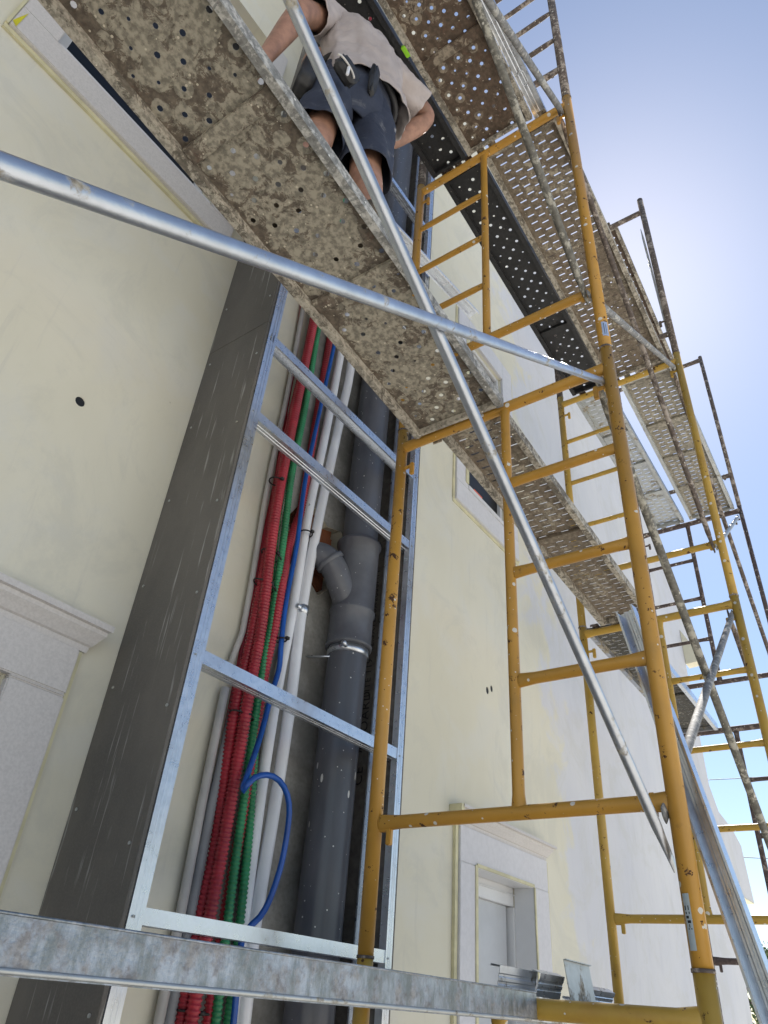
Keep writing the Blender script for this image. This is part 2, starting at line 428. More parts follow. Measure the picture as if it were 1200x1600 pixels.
# body of the house behind the wall and its return
bl('side_wall', bx(((-4, YW + .31, GZ), (-3.7, 10, 8.2)), ((8.2, YW + .31, GZ), (9.1, 10, 5.3)), ((-4, 10, GZ), (9, 10.3, 8.2))), 'plain_cream')
bl('roof', bx(((-4.1, YW + .31, 8.2), (6.5, 10.3, 8.35))), 'roof_dark')
bl('floor_slab', bx(((-3.6, YW + .32, 2.3), (8.1, 9.9, 2.5))), 'cement_render')
# cream return of the upper block, standing out towards the scaffold
bm = bmesh.new()
A = [(9.09, YW - .003, 4.36), (9.09, YW - .003, 3.88), (9.09, YW - .22, 3.90)]; B = [(9.25, *p[1:]) for p in A]
va = [bm.verts.new(p) for p in A]; vb = [bm.verts.new(p) for p in B]
bm.faces.new(va); bm.faces.new(vb[::-1])
for i in range(3): bm.faces.new((va[i], va[(i + 1) % 3], vb[(i + 1) % 3], vb[i]))
bl('cornice_bracket', bm, 'plain_cream')
bl('balcony_soffit', bx(((9.5, YW - .004, 1.325), (10.34, YW + .3, 1.338))), 'plain_cream')
# grey cement strip inside the enclosure, with the hole for the branch pipe
bm = bmesh.new()
lp = [[Vector((x, z, 0)) for x, z in rect(1.82, GZ, 2.33, 8)], [Vector((x, z, 0)) for x, z in brk]]
fl = [p for l in lp for p in l]; vv = [bm.verts.new((p.x, YW - .006, p.y)) for p in fl]
for t_ in tessellate_polygon(lp): bm.faces.new([vv[i] for i in t_])
bl('render_strip', bm, 'cement_render')
bm = bmesh.new(); box(bm, (1.84, YW + .06, 1.60), (2.22, YW + .11, 1.80), .01); box(bm, (1.86, YW + .03, 1.85), (2.2, YW + .10, 1.98), .01); box(bm, (2.08, YW + .02, 1.66), (2.2, YW + .055, 1.88), .01)
bl('clay_block', bm, 'clay')

for hx, hz, hr in ((.80, 1.65, .019), (3.745, 1.645, .022), (3.80, 1.675, .020), (3.42, 4.77, .018)):
    bl('hole_shade_plug', tube(bmesh.new(), [(hx, YW + .003, hz), (hx, YW + .12, hz)], hr * .98, 14), 'rubber_shade_black')  # solid black plug painted as the shade inside each wall hole
def frame4(x0, z0, x1, z1, w_, y0, y1, bot=True, bev=.003):
    L = [((x0, y0, z0), (x0 + w_, y1, z1)), ((x1 - w_, y0, z0), (x1, y1, z1)), ((x0 + w_, y0 + .002, z1 - w_), (x1 - w_, y1, z1))]
    if bot: L.append(((x0 + w_, y0 + .002, z0), (x1 - w_, y1, z0 + w_)))
    return bx(*L, bev=bev)
# upper window at the left
def window(name, ox, sx, label, glass='glass_shade_black'):
    x0, z0, x1, z1 = ox; a0, b0, a1, b1 = sx
    o = empty(name, (x0, YW, z0)); o.parent = bld; o.matrix_parent_inverse = Matrix.Translation(-Vector(bld.location))
    o['label'] = label
    return o
w1 = window('window', OPEN['w1'], OPEN['w1'], 'upper left window with wide stone surround')
bm = bmesh.new(); x0, z0, x1, z1 = OPEN['w1']
for a, b in (((0, YW - .03, 2.93), (1.14, YW, z0)), ((0, YW - .028, z0), (x0, YW, z1)), ((x1, YW - .028, z0), (1.14, YW, z1))): box(bm, a, b, .003)
bl('surround', bm, 'stone', w1)
def sub(o, name, bm, mat, smooth=False):
    return bl(name, bm, mat, o, smooth)
sub(w1, 'sill', bx(((x0 + .004, YW - .006, z0 + .018), (x1 - .01, YW + .10, z0 + .050)), bev=.003), 'stone_white')
sub(w1, 'sill_edge', bx(((x0 + .004, YW - .012, z0 + .001), (x1 - .01, YW + .09, z0 + .017))), 'brown_edge')
sub(w1, 'pane', bx(((x0, YW + .16, z0 + .05), (x1, YW + .17, z1))), 'glass_shade_black')
sub(w1, 'frame', frame4(x0, z0 + .05, x1, z1, .05, YW + .13, YW + .158), 'window_frame')
sub(w1, 'masking_tape', bx(((-.012, YW - .014, 2.905), (1.15, YW - .001, 2.928)), ((-.014, YW - .02, 2.93), (-.002, YW - .001, 4.9))), 'tape_yellow')
TRI = ((20, 31), (45, 21), (25, 41)); bm = bmesh.new(); TV = []
for yy in (YW - .0325, YW - .0302):
    TV.append([])
    for tx_, ty_ in TRI:
        d_ = CX * (tx_ - 600) - CU * (ty_ - 800) + CF * 1111; TV[-1].append(bm.verts.new(d_ * (yy / d_.y)))
bm.faces.new(TV[0]); bm.faces.new(TV[1][::-1])
for k_ in range(3): bm.faces.new((TV[0][k_], TV[1][k_], TV[1][(k_ + 1) % 3], TV[0][(k_ + 1) % 3]))
bmesh.ops.recalc_face_normals(bm, faces=bm.faces[:])
MT['tape_bright'] = plain('tape_bright', (.6, .55, .02), .6)
sub(w1, 'tape_scrap', bm, 'tape_bright')
# middle window
w2 = window('window', OPEN['w2'], OPEN['w2'], 'middle window half hidden by the slotted plank')
x0, z0, x1, z1 = OPEN['w2']; bm = bmesh.new()
for a, b in (((3.31, YW - .022, 2.83), (4.24, YW, z0 - .03)), ((3.31, YW - .02, z0 - .03), (x0, YW, z1 + .2)), ((x1, YW - .02, z0 - .03), (4.24, YW, z1 + .2)), ((x0, YW - .021, z1), (x1, YW, z1 + .2))): box(bm, a, b, .003)
sub(w2, 'surround', bm, 'stone_white')
sub(w2, 'sill', bx(((x0 - .004, YW - .026, z0 - .028), (x1 + .02, YW + .019, z0 + .012)), bev=.004), 'stone_white')
sub(w2, 'pane', bx(((x0, YW + .05, z0 + .012), (x1, YW + .056, z1))), 'glass_shade_black')
sub(w2, 'frame', frame4(x0, z0 + .012, x1, z1, .035, YW + .02, YW + .048), 'window_frame')
sub(w2, 'masking_tape', bx(((3.29, YW - .006, 2.80), (4.26, YW - .001, 2.828)), ((3.285, YW - .008, 2.83), (3.308, YW - .001, 4.8)), ((x0 - .04, YW - .027, z0 + .014), (x0 - .003, YW - .0205, 4.6)), ((4.242, YW - .008, 2.83), (4.27, YW - .001, 4.8))), 'tape_yellow')
sub(w2, 'wedge', bx(((x0 + .10, YW - .01, z0 + .014), (x0 + .22, YW + .02, z0 + .05)), bev=.004), 'orange')
# right hand door
d1 = empty('door', (3.9, YW, GZ)); d1.parent = bld; d1.matrix_parent_inverse = Matrix.Translation(-Vector(bld.location)); d1['label'] = 'white shuttered doorway with stone cornice low on the right'
x0, z0, x1, z1 = OPEN['d1']; bm = bmesh.new()
for a, b in (((3.385, YW - .03, GZ), (x0, YW, z1)), ((x1, YW - .03, GZ), (4.42, YW, z1)), ((3.385, YW - .0285, z1 + .001), (4.42, YW, .80))): box(bm, a, b, .003)
sub(d1, 'surround', bm, 'stone_white')
def cornice(x0, x1, z, hh=.09, dep=.07):
    prof = [(0, 0), (.018, 0), (.022, .018), (.03, .022), (.045, .04), (.06, .055), (.062, .068), (dep, .07), (dep, hh), (0, hh)]
    bm = bmesh.new(); rs = []
    for x, e in ((x0, 0), (x1, 0)):
        rs.append([bm.verts.new((x + (-1 if x == x0 else 1) * p * .6, YW - p, z + q)) for p, q in prof])
    n_ = len(prof)
    for i in range(n_): bm.faces.new((rs[0][i], rs[0][(i + 1) % n_], rs[1][(i + 1) % n_], rs[1][i]))
    bm.faces.new(rs[0][::-1]); bm.faces.new(rs[1]); return bm
sub(d1, 'cornice', cornice(3.385, 4.42, .802, .085, .08), 'stone')
sub(d1, 'shutter_box', bx(((x0 + .002, YW + .10, z1 - .10), (x1 - .002, YW + .28, z1 - .002)), ((x0 + .002, YW + .085, z1 - .045), (x1 - .002, YW + .099, z1 - .04)), bev=.003), 'window_frame')
sub(d1, 'shutter', bx(((x0 + .03, YW + .13, z0), (x1 - .045, YW + .145, z1 - .102))), 'shutter')
sub(d1, 'shutter_guide', bx(((x1 - .022, YW + .095, z0), (x1 - .001, YW + .17, z1 - .103)), ((x0 + .001, YW + .095, z0), (x0 + .03, YW + .17, z1 - .103)), bev=.002), 'window_frame')
sub(d1, 'reveal_lining', bx(((x1 - .004, YW - .028, z0), (x1 - .0005, YW + .094, z1 - .001)), ((x0 + .0005, YW - .028, z0), (x0 + .004, YW + .094, z1 - .001)), ((x0 + .005, YW - .028, z1 - .005), (x1 - .005, YW + .094, z1 - .0015))), 'window_frame')
sub(d1, 'gap_shade_strip', bx(((x1 - .044, YW + .15, z0), (x1 - .0225, YW + .16, z1 - .103))), 'rubber_shade_black')  # black strip standing in for shade in the slot beside the shutter
sub(d1, 'masking_tape', bx(((3.355, YW - .018, GZ), (3.382, YW - .001, .80)), ((4.423, YW - .02, GZ), (4.445, YW - .001, .795)), ((x0 - .018, YW - .036, z0), (x0 + .004, YW - .0305, z1 + .005)), ((x0, YW - .036, z1 - .002), (x1, YW - .0305, z1 + .014)), ((x1 - .004, YW - .036, z0), (x1 + .012, YW - .0305, z1 - .003)), ((3.315, YW - .075, .80), (3.345, YW - .001, .885))), 'tape_yellow')
# left hand door
d2 = empty('door', (.5, YW, GZ)); d2.parent = bld; d2.matrix_parent_inverse = Matrix.Translation(-Vector(bld.location)); d2['label'] = 'left doorway with moulded stone cornice'
x0, z0, x1, z1 = OPEN['d2']; bm = bmesh.new()
for a, b in (((.06, YW - .03, GZ), (x0, YW, z1)), ((x1, YW - .03, GZ), (1.085, YW, .6795)), ((.06, YW - .0285, z1 + .0005), (1.085, YW, .83)), ((x1, YW - .029, .6805), (1.085, YW, z1))): box(bm, a, b, .004)
sub(d2, 'surround', bm, 'stone')
sub(d2, 'cornice', cornice(.03, 1.10, .832, .09, .075), 'stone')
sub(d2, 'frame', frame4(x0, z0, x1, z1, .06, YW + .10, YW + .16, False), 'window_frame')
sub(d2, 'pane', bx(((x0 + .06, YW + .12, z0), (x1 - .06, YW + .13, z1 - .06))), 'glass_shade_black')
sub(d2, 'masking_tape', bx(((1.087, YW - .016, GZ), (1.10, YW - .001, .83))), 'tape_yellow')

# ------------------------------------------------------------ pipe enclosure
XB, XR, YF = 1.24, 2.365, 1.64; ZT = 7.2
enc = empty('pipe_enclosure', ((XB + XR) / 2, 1.9, GZ), label='unfinished metal framed pipe enclosure with dark board sides on the house wall', cat='enclosure')
ENC_OFF = Matrix.Translation(-Vector(enc.location))
def en(name, bm, mat, smooth=False, parent=None):
    o = link(name, bm, mat, None, smooth); o.parent = parent or enc; o.matrix_parent_inverse = ENC_OFF; return o
for a, b in ((GZ, 2.28), (2.2815, 4.9), (4.903, ZT)):
    en('side_board', bx(((XB - .014, YF + .004, a), (XB, YW - .003, b)), bev=.001), 'side_board')
for a, b in ((GZ, 1.9), (1.903, 4.5), (4.503, ZT)):
    en('side_board', bx(((XR - .006, YF + .004, a), (XR + .008, YW - .003, b)), bev=.001), 'cement_board')
def stud(x, y, zdir, W=.046, H=.030, z0=GZ, z1=ZT):
    m, L = frame_mat((x, y, z0), (x, y, z1), zdir)
    return en('stud', ushape(bmesh.new(), W, H, L, .0012, .006, m), 'galvanised')
stud(XB + .024, YF, (0, 1, 0)); stud(XR - .026, YF, (0, 1, 0), .038)
stud(XB + .026, YW - .012, (0, -1, 0)); stud(XR - .012, YF + .115, (-1, 0, 0), .06, .03)
def bar(z, h=.045, dz=1, W=.05):     # cross bar of the front frame; dz=1 opens upward
    m, L = frame_mat((XB + .004, YF + .028, z), (XR - .008, YF + .028, z), (0, 0, dz))
    return en('crossbar', ushape(bmesh.new(), W, h, L, .0012, .006, m), 'galvanised')
bar(2.235, .042, -1, .052); bar(1.78, .042); bar(.805, .042); bar(.125, .038); bar(3.20, .042); bar(4.3, .042); bar(-.9, .042); bar(5.4, .042)
bar(.10, .02, -1, .05)
# side struts between front and back studs
for z in (1.68, -.2, 3.6):
    m, L = frame_mat((XB + .022, YF + .03, z), (XB + .022, YW - .02, z), (1, 0, 0))
    en('side_strut', ushape(bmesh.new(), .045, .025, L, .0012, .005, m), 'galvanised')
def screws(pts, r=.006):
    for p, n_ in pts: en('screw', tube(bmesh.new(), [p, Vector(p) + Vector(n_) * .003], r * .8, 10), 'galvanised_dull')
pts = []
for z in [-1.5 + .36 * i for i in range(20)]:
    pts.append(((XB - .0142, YF + .035 + .01 * math.sin(z * 5), z), (-1, 0, 0))); pts.append(((XB - .0142, YW - .035, z + .1), (-1, 0, 0)))
screws(pts)
pts = [((x, YF - .0005, z), (0, -1, 0)) for z in (.82, 1.80, 2.21, .14, 3.22) for x in (XB + .014, XR - .03)]
screws(pts, .004)
# printing on the inside of the right board
def text(body, size, loc, rx, parent=None, mat='ink', name='printing', pinv=None):
    cu = bpy.data.curves.new('t', 'FONT'); cu.body = body; cu.size = size; cu.extrude = .0003; cu.space_character = 1.1
    to = bpy.data.objects.new('t', cu); col.objects.link(to)
    dg = bpy.context.evaluated_depsgraph_get(); me = bpy.data.meshes.new_from_object(to.evaluated_get(dg))
    bpy.data.objects.remove(to); o = bpy.data.objects.new(name, me); col.objects.link(o)
    me.materials.clear(); me.materials.append(MT[mat])
    me.transform(Matrix.Translation(loc) @ rx); 
    if parent: o.parent = parent
    if pinv is not None: o.matrix_parent_inverse = pinv
    return o
RB = Matrix(((0, 0, -1, 0), (0, -1, 0, 0), (1, 0, 0, 0), (0, 0, 0, 1)))     # x->up, y->-Y... faces -X
RB = Matrix(((0, 0, -1, 0), (0, 1, 0, 0), (1, 0, 0, 0), (0, 0, 0, 1)))
for body, z, y, s in (('CE', .73, 1.835, .06), ('^ BOARD', .86, 1.83, .06), ('LITE 119', 1.10, 1.835, .045), ('12.5X1200X2600MM', 1.31, 1.835, .045)):
    text(body, s, (XR - .0075, y, z), RB, enc, pinv=ENC_OFF)

# ------------------------------------------------------------ services inside the enclosure
PX, PY, PR = 2.22, 1.865, .086
dp = empty('drain_pipe', (PX, PY, GZ), label='thick dark grey soil pipe with white specks and branch fitting', cat='pipe')
dinv = Matrix.Translation(-Vector(dp.location))
def dpt(name, bm, mat, smooth=True):
    o = link(name, bm, mat, None, smooth); o.parent = dp; o.matrix_parent_inverse = dinv; return o
dpt('pipe', tube(bmesh.new(), [(PX, PY, z) for z in (GZ, 0, 2, 4, ZT)], PR, 40), 'grey_pipe')
def lathe(cx, cy, prof, seg=40):
    bm = bmesh.new(); rs = [[bm.verts.new((cx + r_ * math.cos(2 * math.pi * k / seg), cy + r_ * math.sin(2 * math.pi * k / seg), z)) for k in range(seg)] for r_, z in prof]
    for a, b in zip(rs, rs[1:]):
        for k in range(seg): bm.faces.new((a[k], a[(k + 1) % seg], b[(k + 1) % seg], b[k]))
    return bm
def fit(z0, z1):
    return [(PR, z0), (PR + .016, z0), (PR + .018, z0 + .012), (PR + .012, z0 + .02), (PR + .011, z0 + .155), (PR + .018, z0 + .163), (PR + .018, z0 + .176), (PR + .012, z0 + .185), (PR + .012, z1 - .03), (PR + .02, z1 - .02), (PR + .02, z1 - .004), (PR, z1)]
dpt('socket', lathe(PX, PY, fit(1.27, 1.81)), 'grey_fitting')
dpt('socket', lathe(PX, PY, [(PR, 3.98), (PR + .016, 3.98), (PR + .016, 4.0), (PR + .01, 4.01), (PR + .01, 4.1), (PR + .018, 4.11), (PR + .018, 4.13), (PR + .01, 4.14), (PR + .01, 4.22), (PR + .018, 4.23), (PR + .018, 4.25), (PR, 4.26)]), 'grey_fitting')
dpt('socket', lathe(PX, PY, [(PR, -.98), (PR + .018, -.97), (PR + .012, -.8), (PR, -.79)]), 'grey_fitting')
dpt('branch', tube(bmesh.new(), smooth_path([(PX - .0, PY, 1.42), (PX - .09, PY + .01, 1.55), (PX - .155, PY + .03, 1.64), (PX - .20, PY + .09, 1.675), (PX - .215, PY + .24, 1.68)], 6), .060, 28), 'grey_fitting')
dpt('branch_collar', tube(bmesh.new(), [(PX - .150, PY + .028, 1.635), (PX - .163, PY + .036, 1.650)], .070, 28), 'grey_fitting')
dpt('pipe_clamp', lathe(PX, PY, [(PR, 1.232), (PR + .005, 1.232), (PR + .005, 1.262), (PR, 1.262)]), 'galvanised')
dpt('clamp_bolt', tube(bmesh.new(), [(PX - .085, PY - .055, 1.247), (PX - .112, PY - .062, 1.247)], .011, 12), 'galvanised')
dpt('clamp_stem', tube(bmesh.new(), [(PX - .06, PY, 1.215), (PX - .12, YW - .007, 1.215)], .005, 8), 'galvanised')

# pixel -> plane Y helper (used once to read positions off the plan)
def atY(px, py, Y):
    d = CX * (px - 600) - CU * (py - 800) + CF * 1111
    return d * (Y / d.y)
def path(pix, Y, n=5):
    pts = [atY(x, y, Y[i] if isinstance(Y, (list, tuple)) else Y) for i, (x, y) in enumerate(pix)]
    a = pts[0]; b = pts[-1]
    up_ = a + Vector((0, 0, 1)) * (6.8 - a.z); dn = b + Vector((0, 0, 1)) * (GZ + .02 - b.z)
    return [up_] + smooth_path(pts, n) + [dn]
def conduit(pix, Y, mat, r, label, name='conduit', cat='conduit'):
    p = .014
    o = T(name, path(pix, Y), lambda d: r * (1.0 if (d / p) % 1 < .5 else .80), mat, seg=12, sub=p / 4.0)
    return tag(o, label, cat, 'corrugated conduits inside the enclosure')
conduit([(490, 505), (462, 640), (438, 760), (424, 850), (408, 980), (388, 1090), (352, 1300), (326, 1440), (300, 1590)], [1.9] * 9, 'red_conduit', .0225, 'red corrugated conduit running foremost down the cable bundle')
conduit([(478, 560), (445, 700), (418, 860), (392, 1000), (368, 1100), (340, 1300), (312, 1440), (284, 1590)], [1.94] * 8, 'red_conduit', .0215, 'red corrugated conduit at the left edge of the bundle')
conduit([(470, 800), (452, 850), (442, 905), (428, 985), (412, 1060), (376, 1290), (350, 1440), (326, 1590)], [1.97, 1.95, 1.91, 1.91, 1.92, 1.945, 1.945, 1.945], 'red_conduit', .020, 'red corrugated conduit bulging out beside the green ones')
conduit([(496, 520), (476, 640), (456, 740), (442, 850), (426, 960), (408, 1060), (374, 1300), (355, 1445), (338, 1590)], [1.92] * 9, 'green_conduit', .0165, 'green corrugated conduit in front beside the red bundle')
conduit([(480, 600), (456, 700), (437, 790), (424, 900), (418, 1000), (404, 1090), (390, 1290), (374, 1448), (357, 1590)], [1.955] * 6 + [1.94] * 3, 'green_conduit', .0165, 'second green corrugated conduit nearer the white pipes')
tag(T('water_pipe', path([(531, 560), (508, 680), (482, 800), (456, 960), (436, 1060), (410, 1220), (380, 1440), (362, 1590)], 1.95), .022, 'white_pvc', sub=.1), 'white plastic pipe behind the blue hose', 'pipe', 'white plastic pipes')
wp = empty('water_pipe', (1.99, 1.95, GZ), label='white plastic pipe held by a wall clip, standing clear between bundle and soil pipe', cat='pipe', group='white plastic pipes')
winv = Matrix.Translation(-Vector(wp.location))
o = T('pipe', path([(546, 590), (524, 690), (492, 840), (472, 950), (452, 1110), (424, 1290), (397, 1450), (382, 1590)], 1.93), .0235, 'white_pvc', sub=.1); o.parent = wp; o.matrix_parent_inverse = winv
a = atY(473, 948, 1.93); b = atY(471, 960, 1.93)
o = T('clip', [a, b], .027, 'galvanised', seg=24); o.parent = wp; o.matrix_parent_inverse = winv
o = T('clip_stem', [(a + b) / 2 + Vector((-.028, 0, 0)), (a + b) / 2 + Vector((-.045, .062, 0))], .006, 'galvanised'); o.parent = wp; o.matrix_parent_inverse = winv
o = T('clip_bolt', [(a + b) / 2 + Vector((-.045, -.012, 0)), (a + b) / 2 + Vector((-.02, -.012, 0))], .011, 'galvanised'); o.parent = wp; o.matrix_parent_inverse = winv
hose = path([(521, 545), (500, 640), (477, 750), (464, 850), (447, 940), (439, 1010), (436, 1045), (424, 1085), (407, 1150), (385, 1215), (377, 1240)], [1.92, 1.92, 1.915, 1.905, 1.90, 1.89, 1.89, 1.885, 1.875, 1.86, 1.85])[:-1]
hose2 = smooth_path([atY(377, 1240, 1.85), atY(386, 1226, 1.84), atY(402, 1213, 1.83), atY(424, 1212, 1.83), atY(443, 1228, 1.82), atY(452, 1262, 1.82), atY(446, 1318, 1.83), atY(434, 1370, 1.84), atY(412, 1425, 1.86), atY(382, 1458, 1.90), atY(374, 1500, 1.90), atY(366, 1590, 1.90)], 5)
hose2.append(Vector((hose2[-1].x, 1.9, GZ + .02)))
tag(T('water_hose', hose + hose2[1:], .0105, 'blue_hose', sub=.03), 'bright blue hose bending out in a loop over the white pipes', 'hose')
for (px_, py_), ch in (((482, 790), 'P'), ((502, 815), 'R')):
    c0 = atY(px_, py_, 1.925)
    text(ch, .02, c0, Matrix(((1, 0, 0, 0), (0, 0, -1, 0), (0, 1, 0, 0), (0, 0, 0, 1))), wp, pinv=winv)
tr = path([(484, 420), (452, 600), (420, 750), (398, 880), (376, 1000), (352, 1058)], 1.975)[:-1]
tag(T('cable_trim', tr, .013, 'grey_trim', seg=6, sub=.2), 'pale flat cable strip left of the conduits, broken off at its lower end', 'trim', 'pale strips beside the conduits')
p2 = [atY(352, 1075, 1.97), atY(318, 1240, 1.97), atY(280, 1440, 1.97)]; p2.append(Vector((p2[-1].x, 1.97, GZ)))
tag(T('cable_trim', p2, .017, 'grey_trim', seg=6, sub=.2), 'lower pale flat strip against the cream back wall', 'trim', 'pale strips beside the conduits')
p2 = [atY(372, 1075, 1.96), atY(334, 1240, 1.96), atY(296, 1440, 1.96)]; p2.append(Vector((p2[-1].x, 1.96, GZ)))
MT['grey_plastic'] = plain('grey_plastic', (.26, .27, .29), .5)
tag(T('grey_pipe', p2, .017, 'grey_plastic', seg=12, sub=.2), 'thin grey plastic pipe between pale strip and red conduits', 'pipe')
p2 = path([(470, 480), (462, 560), (446, 650), (436, 720)], 1.985)
tag(T('thin_cable', p2, .008, 'red_conduit', seg=8, sub=.2), 'thin dark red cable left of the upper pale strip', 'cable')
def tie(pix, Y, rx, lab):
    c = atY(*pix, Y); bm = bmesh.new(); pts = []
    for k in range(25):
        a_ = 2 * math.pi * k / 24; pts.append(c + Vector((math.cos(a_) * rx, math.sin(a_) * .030, .25 * math.cos(a_) * rx * -.2)))
    tube(bm, pts, .0035, 6, False); box(bm, (c.x - .008, c.y - .044, c.z - .006), (c.x + .008, c.y - .032, c.z + .006), .001)
    return tag(link('cable_tie', bm, 'tie_black', None, True), lab, 'cable tie', 'black cable ties')
tie((431, 752), 1.915, .028, 'black cable tie on the single red conduit high in the enclosure')
tie((424, 868), 1.925, .052, 'black cable tie round red and green conduits level with the brick hole')
tie((414, 915), 1.925, .058, 'black cable tie across all red conduits above the branch pipe')
tie((378, 1118), 1.925, .052, 'black cable tie on the bundle just below the second crossbar')
tie((302, 1582), 1.93, .056, 'black cable tie on the bundle below the near plank')
tie((478, 834), 1.93, .028, 'black cable tie holding blue hose to white pipe')
tie((438, 1000), 1.90, .018, 'small black cable tie where the blue hose starts to bend')
o = T('black_wire', smooth_path([atY(218, 1370, 1.95), atY(222, 1385, 1.93), atY(214, 1405, 1.94), atY(216, 1432, 1.96), atY(216, 1480, 1.97)], 5), .003, 'tie_black', seg=8)
tag(o, 'short curly black wire beside the left metal stud', 'wire')
tag(T('black_pipe_end', [(XB + .005, 1.70, .73), (XB + .06, 1.70, .73), (XB + .06, 1.93, .73)], .022, 'rubber_shade_black', seg=16), 'black pipe stub poking out below the second crossbar', 'pipe stub')

# ------------------------------------------------------------ scaffolding
FR = {0: (-.10, .465, 1.43), 1: (1.95, .51, 1.45), 2: (4.0, .555, 1.455), 3: (6.05, .62, 1.52)}
BASE = {0: (GZ + .02, .12, 2.14, 4.12), 1: (GZ + .02, .12, 2.14, 4.13), 2: (GZ + .02, .09, 2.06, 4.06), 3: (GZ + .02, .07, 2.02, 3.99)}
REL = (.36, .75, 1.14, 1.53, 1.92)
def pin(root, x, y, z, sgn, mat):
    bm = bmesh.new(); tube(bm, [(x, y + sgn * .02, z), (x, y + sgn * .062, z)], .008, 10)
    box(bm, (x - .009, min(y + sgn * .05, y + sgn * .068), z - .046), (x + .009, max(y + sgn * .05, y + sgn * .068), z + .014), .003)
    o = link('lock_pin', bm, mat, None); o.parent = root; o.matrix_parent_inverse = Matrix.Translation(-Vector(root.location)); return o
def frame(ix, lev, ladder, mat, label, rel=REL, top=True, rr=1.):
    x, yo, yi = FR[ix]; z0 = BASE[ix][lev]; z1 = BASE[ix][lev + 1] if lev < 3 else z0 + 1.97
    if lev == 0: rel = tuple(r_ + .005 for r_ in REL)
    root = empty('scaffold', (x, (yo + yi) / 2, z0), label=label, cat='scaffold frame', group='scaffold frames')
    inv = Matrix.Translation(-Vector(root.location))
    def P(name, pts, r, fl=None, m=mat, seg=18):
        o = link(name, tube(bmesh.new(), pts, r, seg, flat=fl), m, None, True); o.parent = root; o.matrix_parent_inverse = inv; return o
    for y in (yo, yi):
        P('post', [(x, y, z0), (x, y, (z0 + z1) / 2), (x, y, z1 - .004)], .0238 * rr)
        if lev < 3: P('coupling_ring', [(x, y, z1 - .006), (x, y, z1 + .002)], (.0262 * rr), m='rusty_steel')
    ym = yo + .43 if ladder == 'out' else yi - .43
    if ladder == 'out' and ix == 1 and lev == 1: ym = .945
    P('crossbar', [(x, yo, z0 + rel[0]), (x, yi, z0 + rel[0])], .020, (.10, (0, 0, 1), .35))
    P('top_bar', [(x, yo, z0 + rel[4]), (x, yi, z0 + rel[4])], .0225, (.07, (0, 0, 1), .2))
    if lev == 3 and ix > 1: ladder = None
    if ladder: P('inner_post', [(x, ym, z0 + rel[0]), (x, ym, z0 + rel[4])], .0185, (.05, (0, 1, 0), .3))
    a, b = (yo, ym) if ladder == 'out' else (ym, yi)
    for r_ in rel[1:4] if ladder else (): P('rung', [(x, a, z0 + r_), (x, b, z0 + r_)], .0155 if not (ix == 1 and lev == 1) else .0185, (.07, (0, 0, 1), .45))
    for r_ in (.37, 1.83):
        if lev < 3 or r_ < 1:
            pin(root, x, yo, z0 + r_, 1, mat)
            pin(root, x, yi, z0 + r_ - (0 if lev else 0) - .03, -1, mat)
    return root, inv
frame(0, 0, 'out', 'yellow_paint', 'yellow scaffold frame standing on the ground behind the viewer')
frame(0, 1, 'out', 'yellow_paint', 'yellow scaffold frame just outside the left picture edge')
frame(0, 2, 'in', 'yellow_paint', 'yellow scaffold frame above the upper left picture corner')
frame(1, 0, 'in', 'yellow_paint_pale', 'lowest yellow scaffold frame of which the top bar shows in the bottom right corner')
f11, inv11 = frame(1, 1, 'out', 'yellow_paint', 'largest, nearest yellow scaffold frame with ladder rungs beside its right post')
f12, inv12 = frame(1, 2, 'in', 'yellow_paint', 'yellow scaffold frame stacked on the nearest one, rungs on the wall side')
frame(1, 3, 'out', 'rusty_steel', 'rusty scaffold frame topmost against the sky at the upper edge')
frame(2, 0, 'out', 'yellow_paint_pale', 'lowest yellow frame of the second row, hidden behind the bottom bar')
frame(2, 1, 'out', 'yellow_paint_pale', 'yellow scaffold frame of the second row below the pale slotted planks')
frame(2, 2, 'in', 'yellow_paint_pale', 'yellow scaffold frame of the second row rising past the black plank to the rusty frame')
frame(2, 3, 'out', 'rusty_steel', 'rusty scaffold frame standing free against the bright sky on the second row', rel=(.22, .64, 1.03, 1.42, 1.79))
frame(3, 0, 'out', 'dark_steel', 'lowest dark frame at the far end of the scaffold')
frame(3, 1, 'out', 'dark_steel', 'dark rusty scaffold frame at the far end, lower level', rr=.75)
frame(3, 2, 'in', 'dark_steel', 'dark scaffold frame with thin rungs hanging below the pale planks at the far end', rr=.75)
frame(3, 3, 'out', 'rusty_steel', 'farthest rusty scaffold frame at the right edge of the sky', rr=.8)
# stickers on the near posts
def onpost(root, inv, x, y, z0, z1, a0, a1, mat, r=.0244, marks=None):
    bm = bmesh.new(); n_ = 8; g_ = []
    for z in (z0, z1):
        g_.append([bm.verts.new((x + r * math.cos(a0 + (a1 - a0) * k / n_), y + r * math.sin(a0 + (a1 - a0) * k / n_), z)) for k in range(n_ + 1)])
    for k in range(n_): bm.faces.new((g_[0][k], g_[0][k + 1], g_[1][k + 1], g_[1][k]))
    o = link('sticker', bm, mat, None, True); o.parent = root; o.matrix_parent_inverse = inv
    if marks:
        bm = bmesh.new(); r += .0004
        for (u0, u1, t0, t1) in marks:
            q = []
            for u, t_ in ((u0, t0), (u1, t0), (u1, t1), (u0, t1)):
                a_ = a0 + (a1 - a0) * u; q.append(bm.verts.new((x + r * math.cos(a_), y + r * math.sin(a_), z0 + (z1 - z0) * t_)))
            bm.faces.new(q)
        k_ = link('sticker_print', bm, 'ink', None); k_.parent = root; k_.matrix_parent_inverse = inv
va_ = math.atan2(-.51, -1.95)
onpost(f12, inv12, 1.95, .51, 2.19, 2.27, va_ - .1, va_ + .95, 'sticker_blue', marks=[(.3, .38, .1, .9), (.6, .66, .1, .8)])
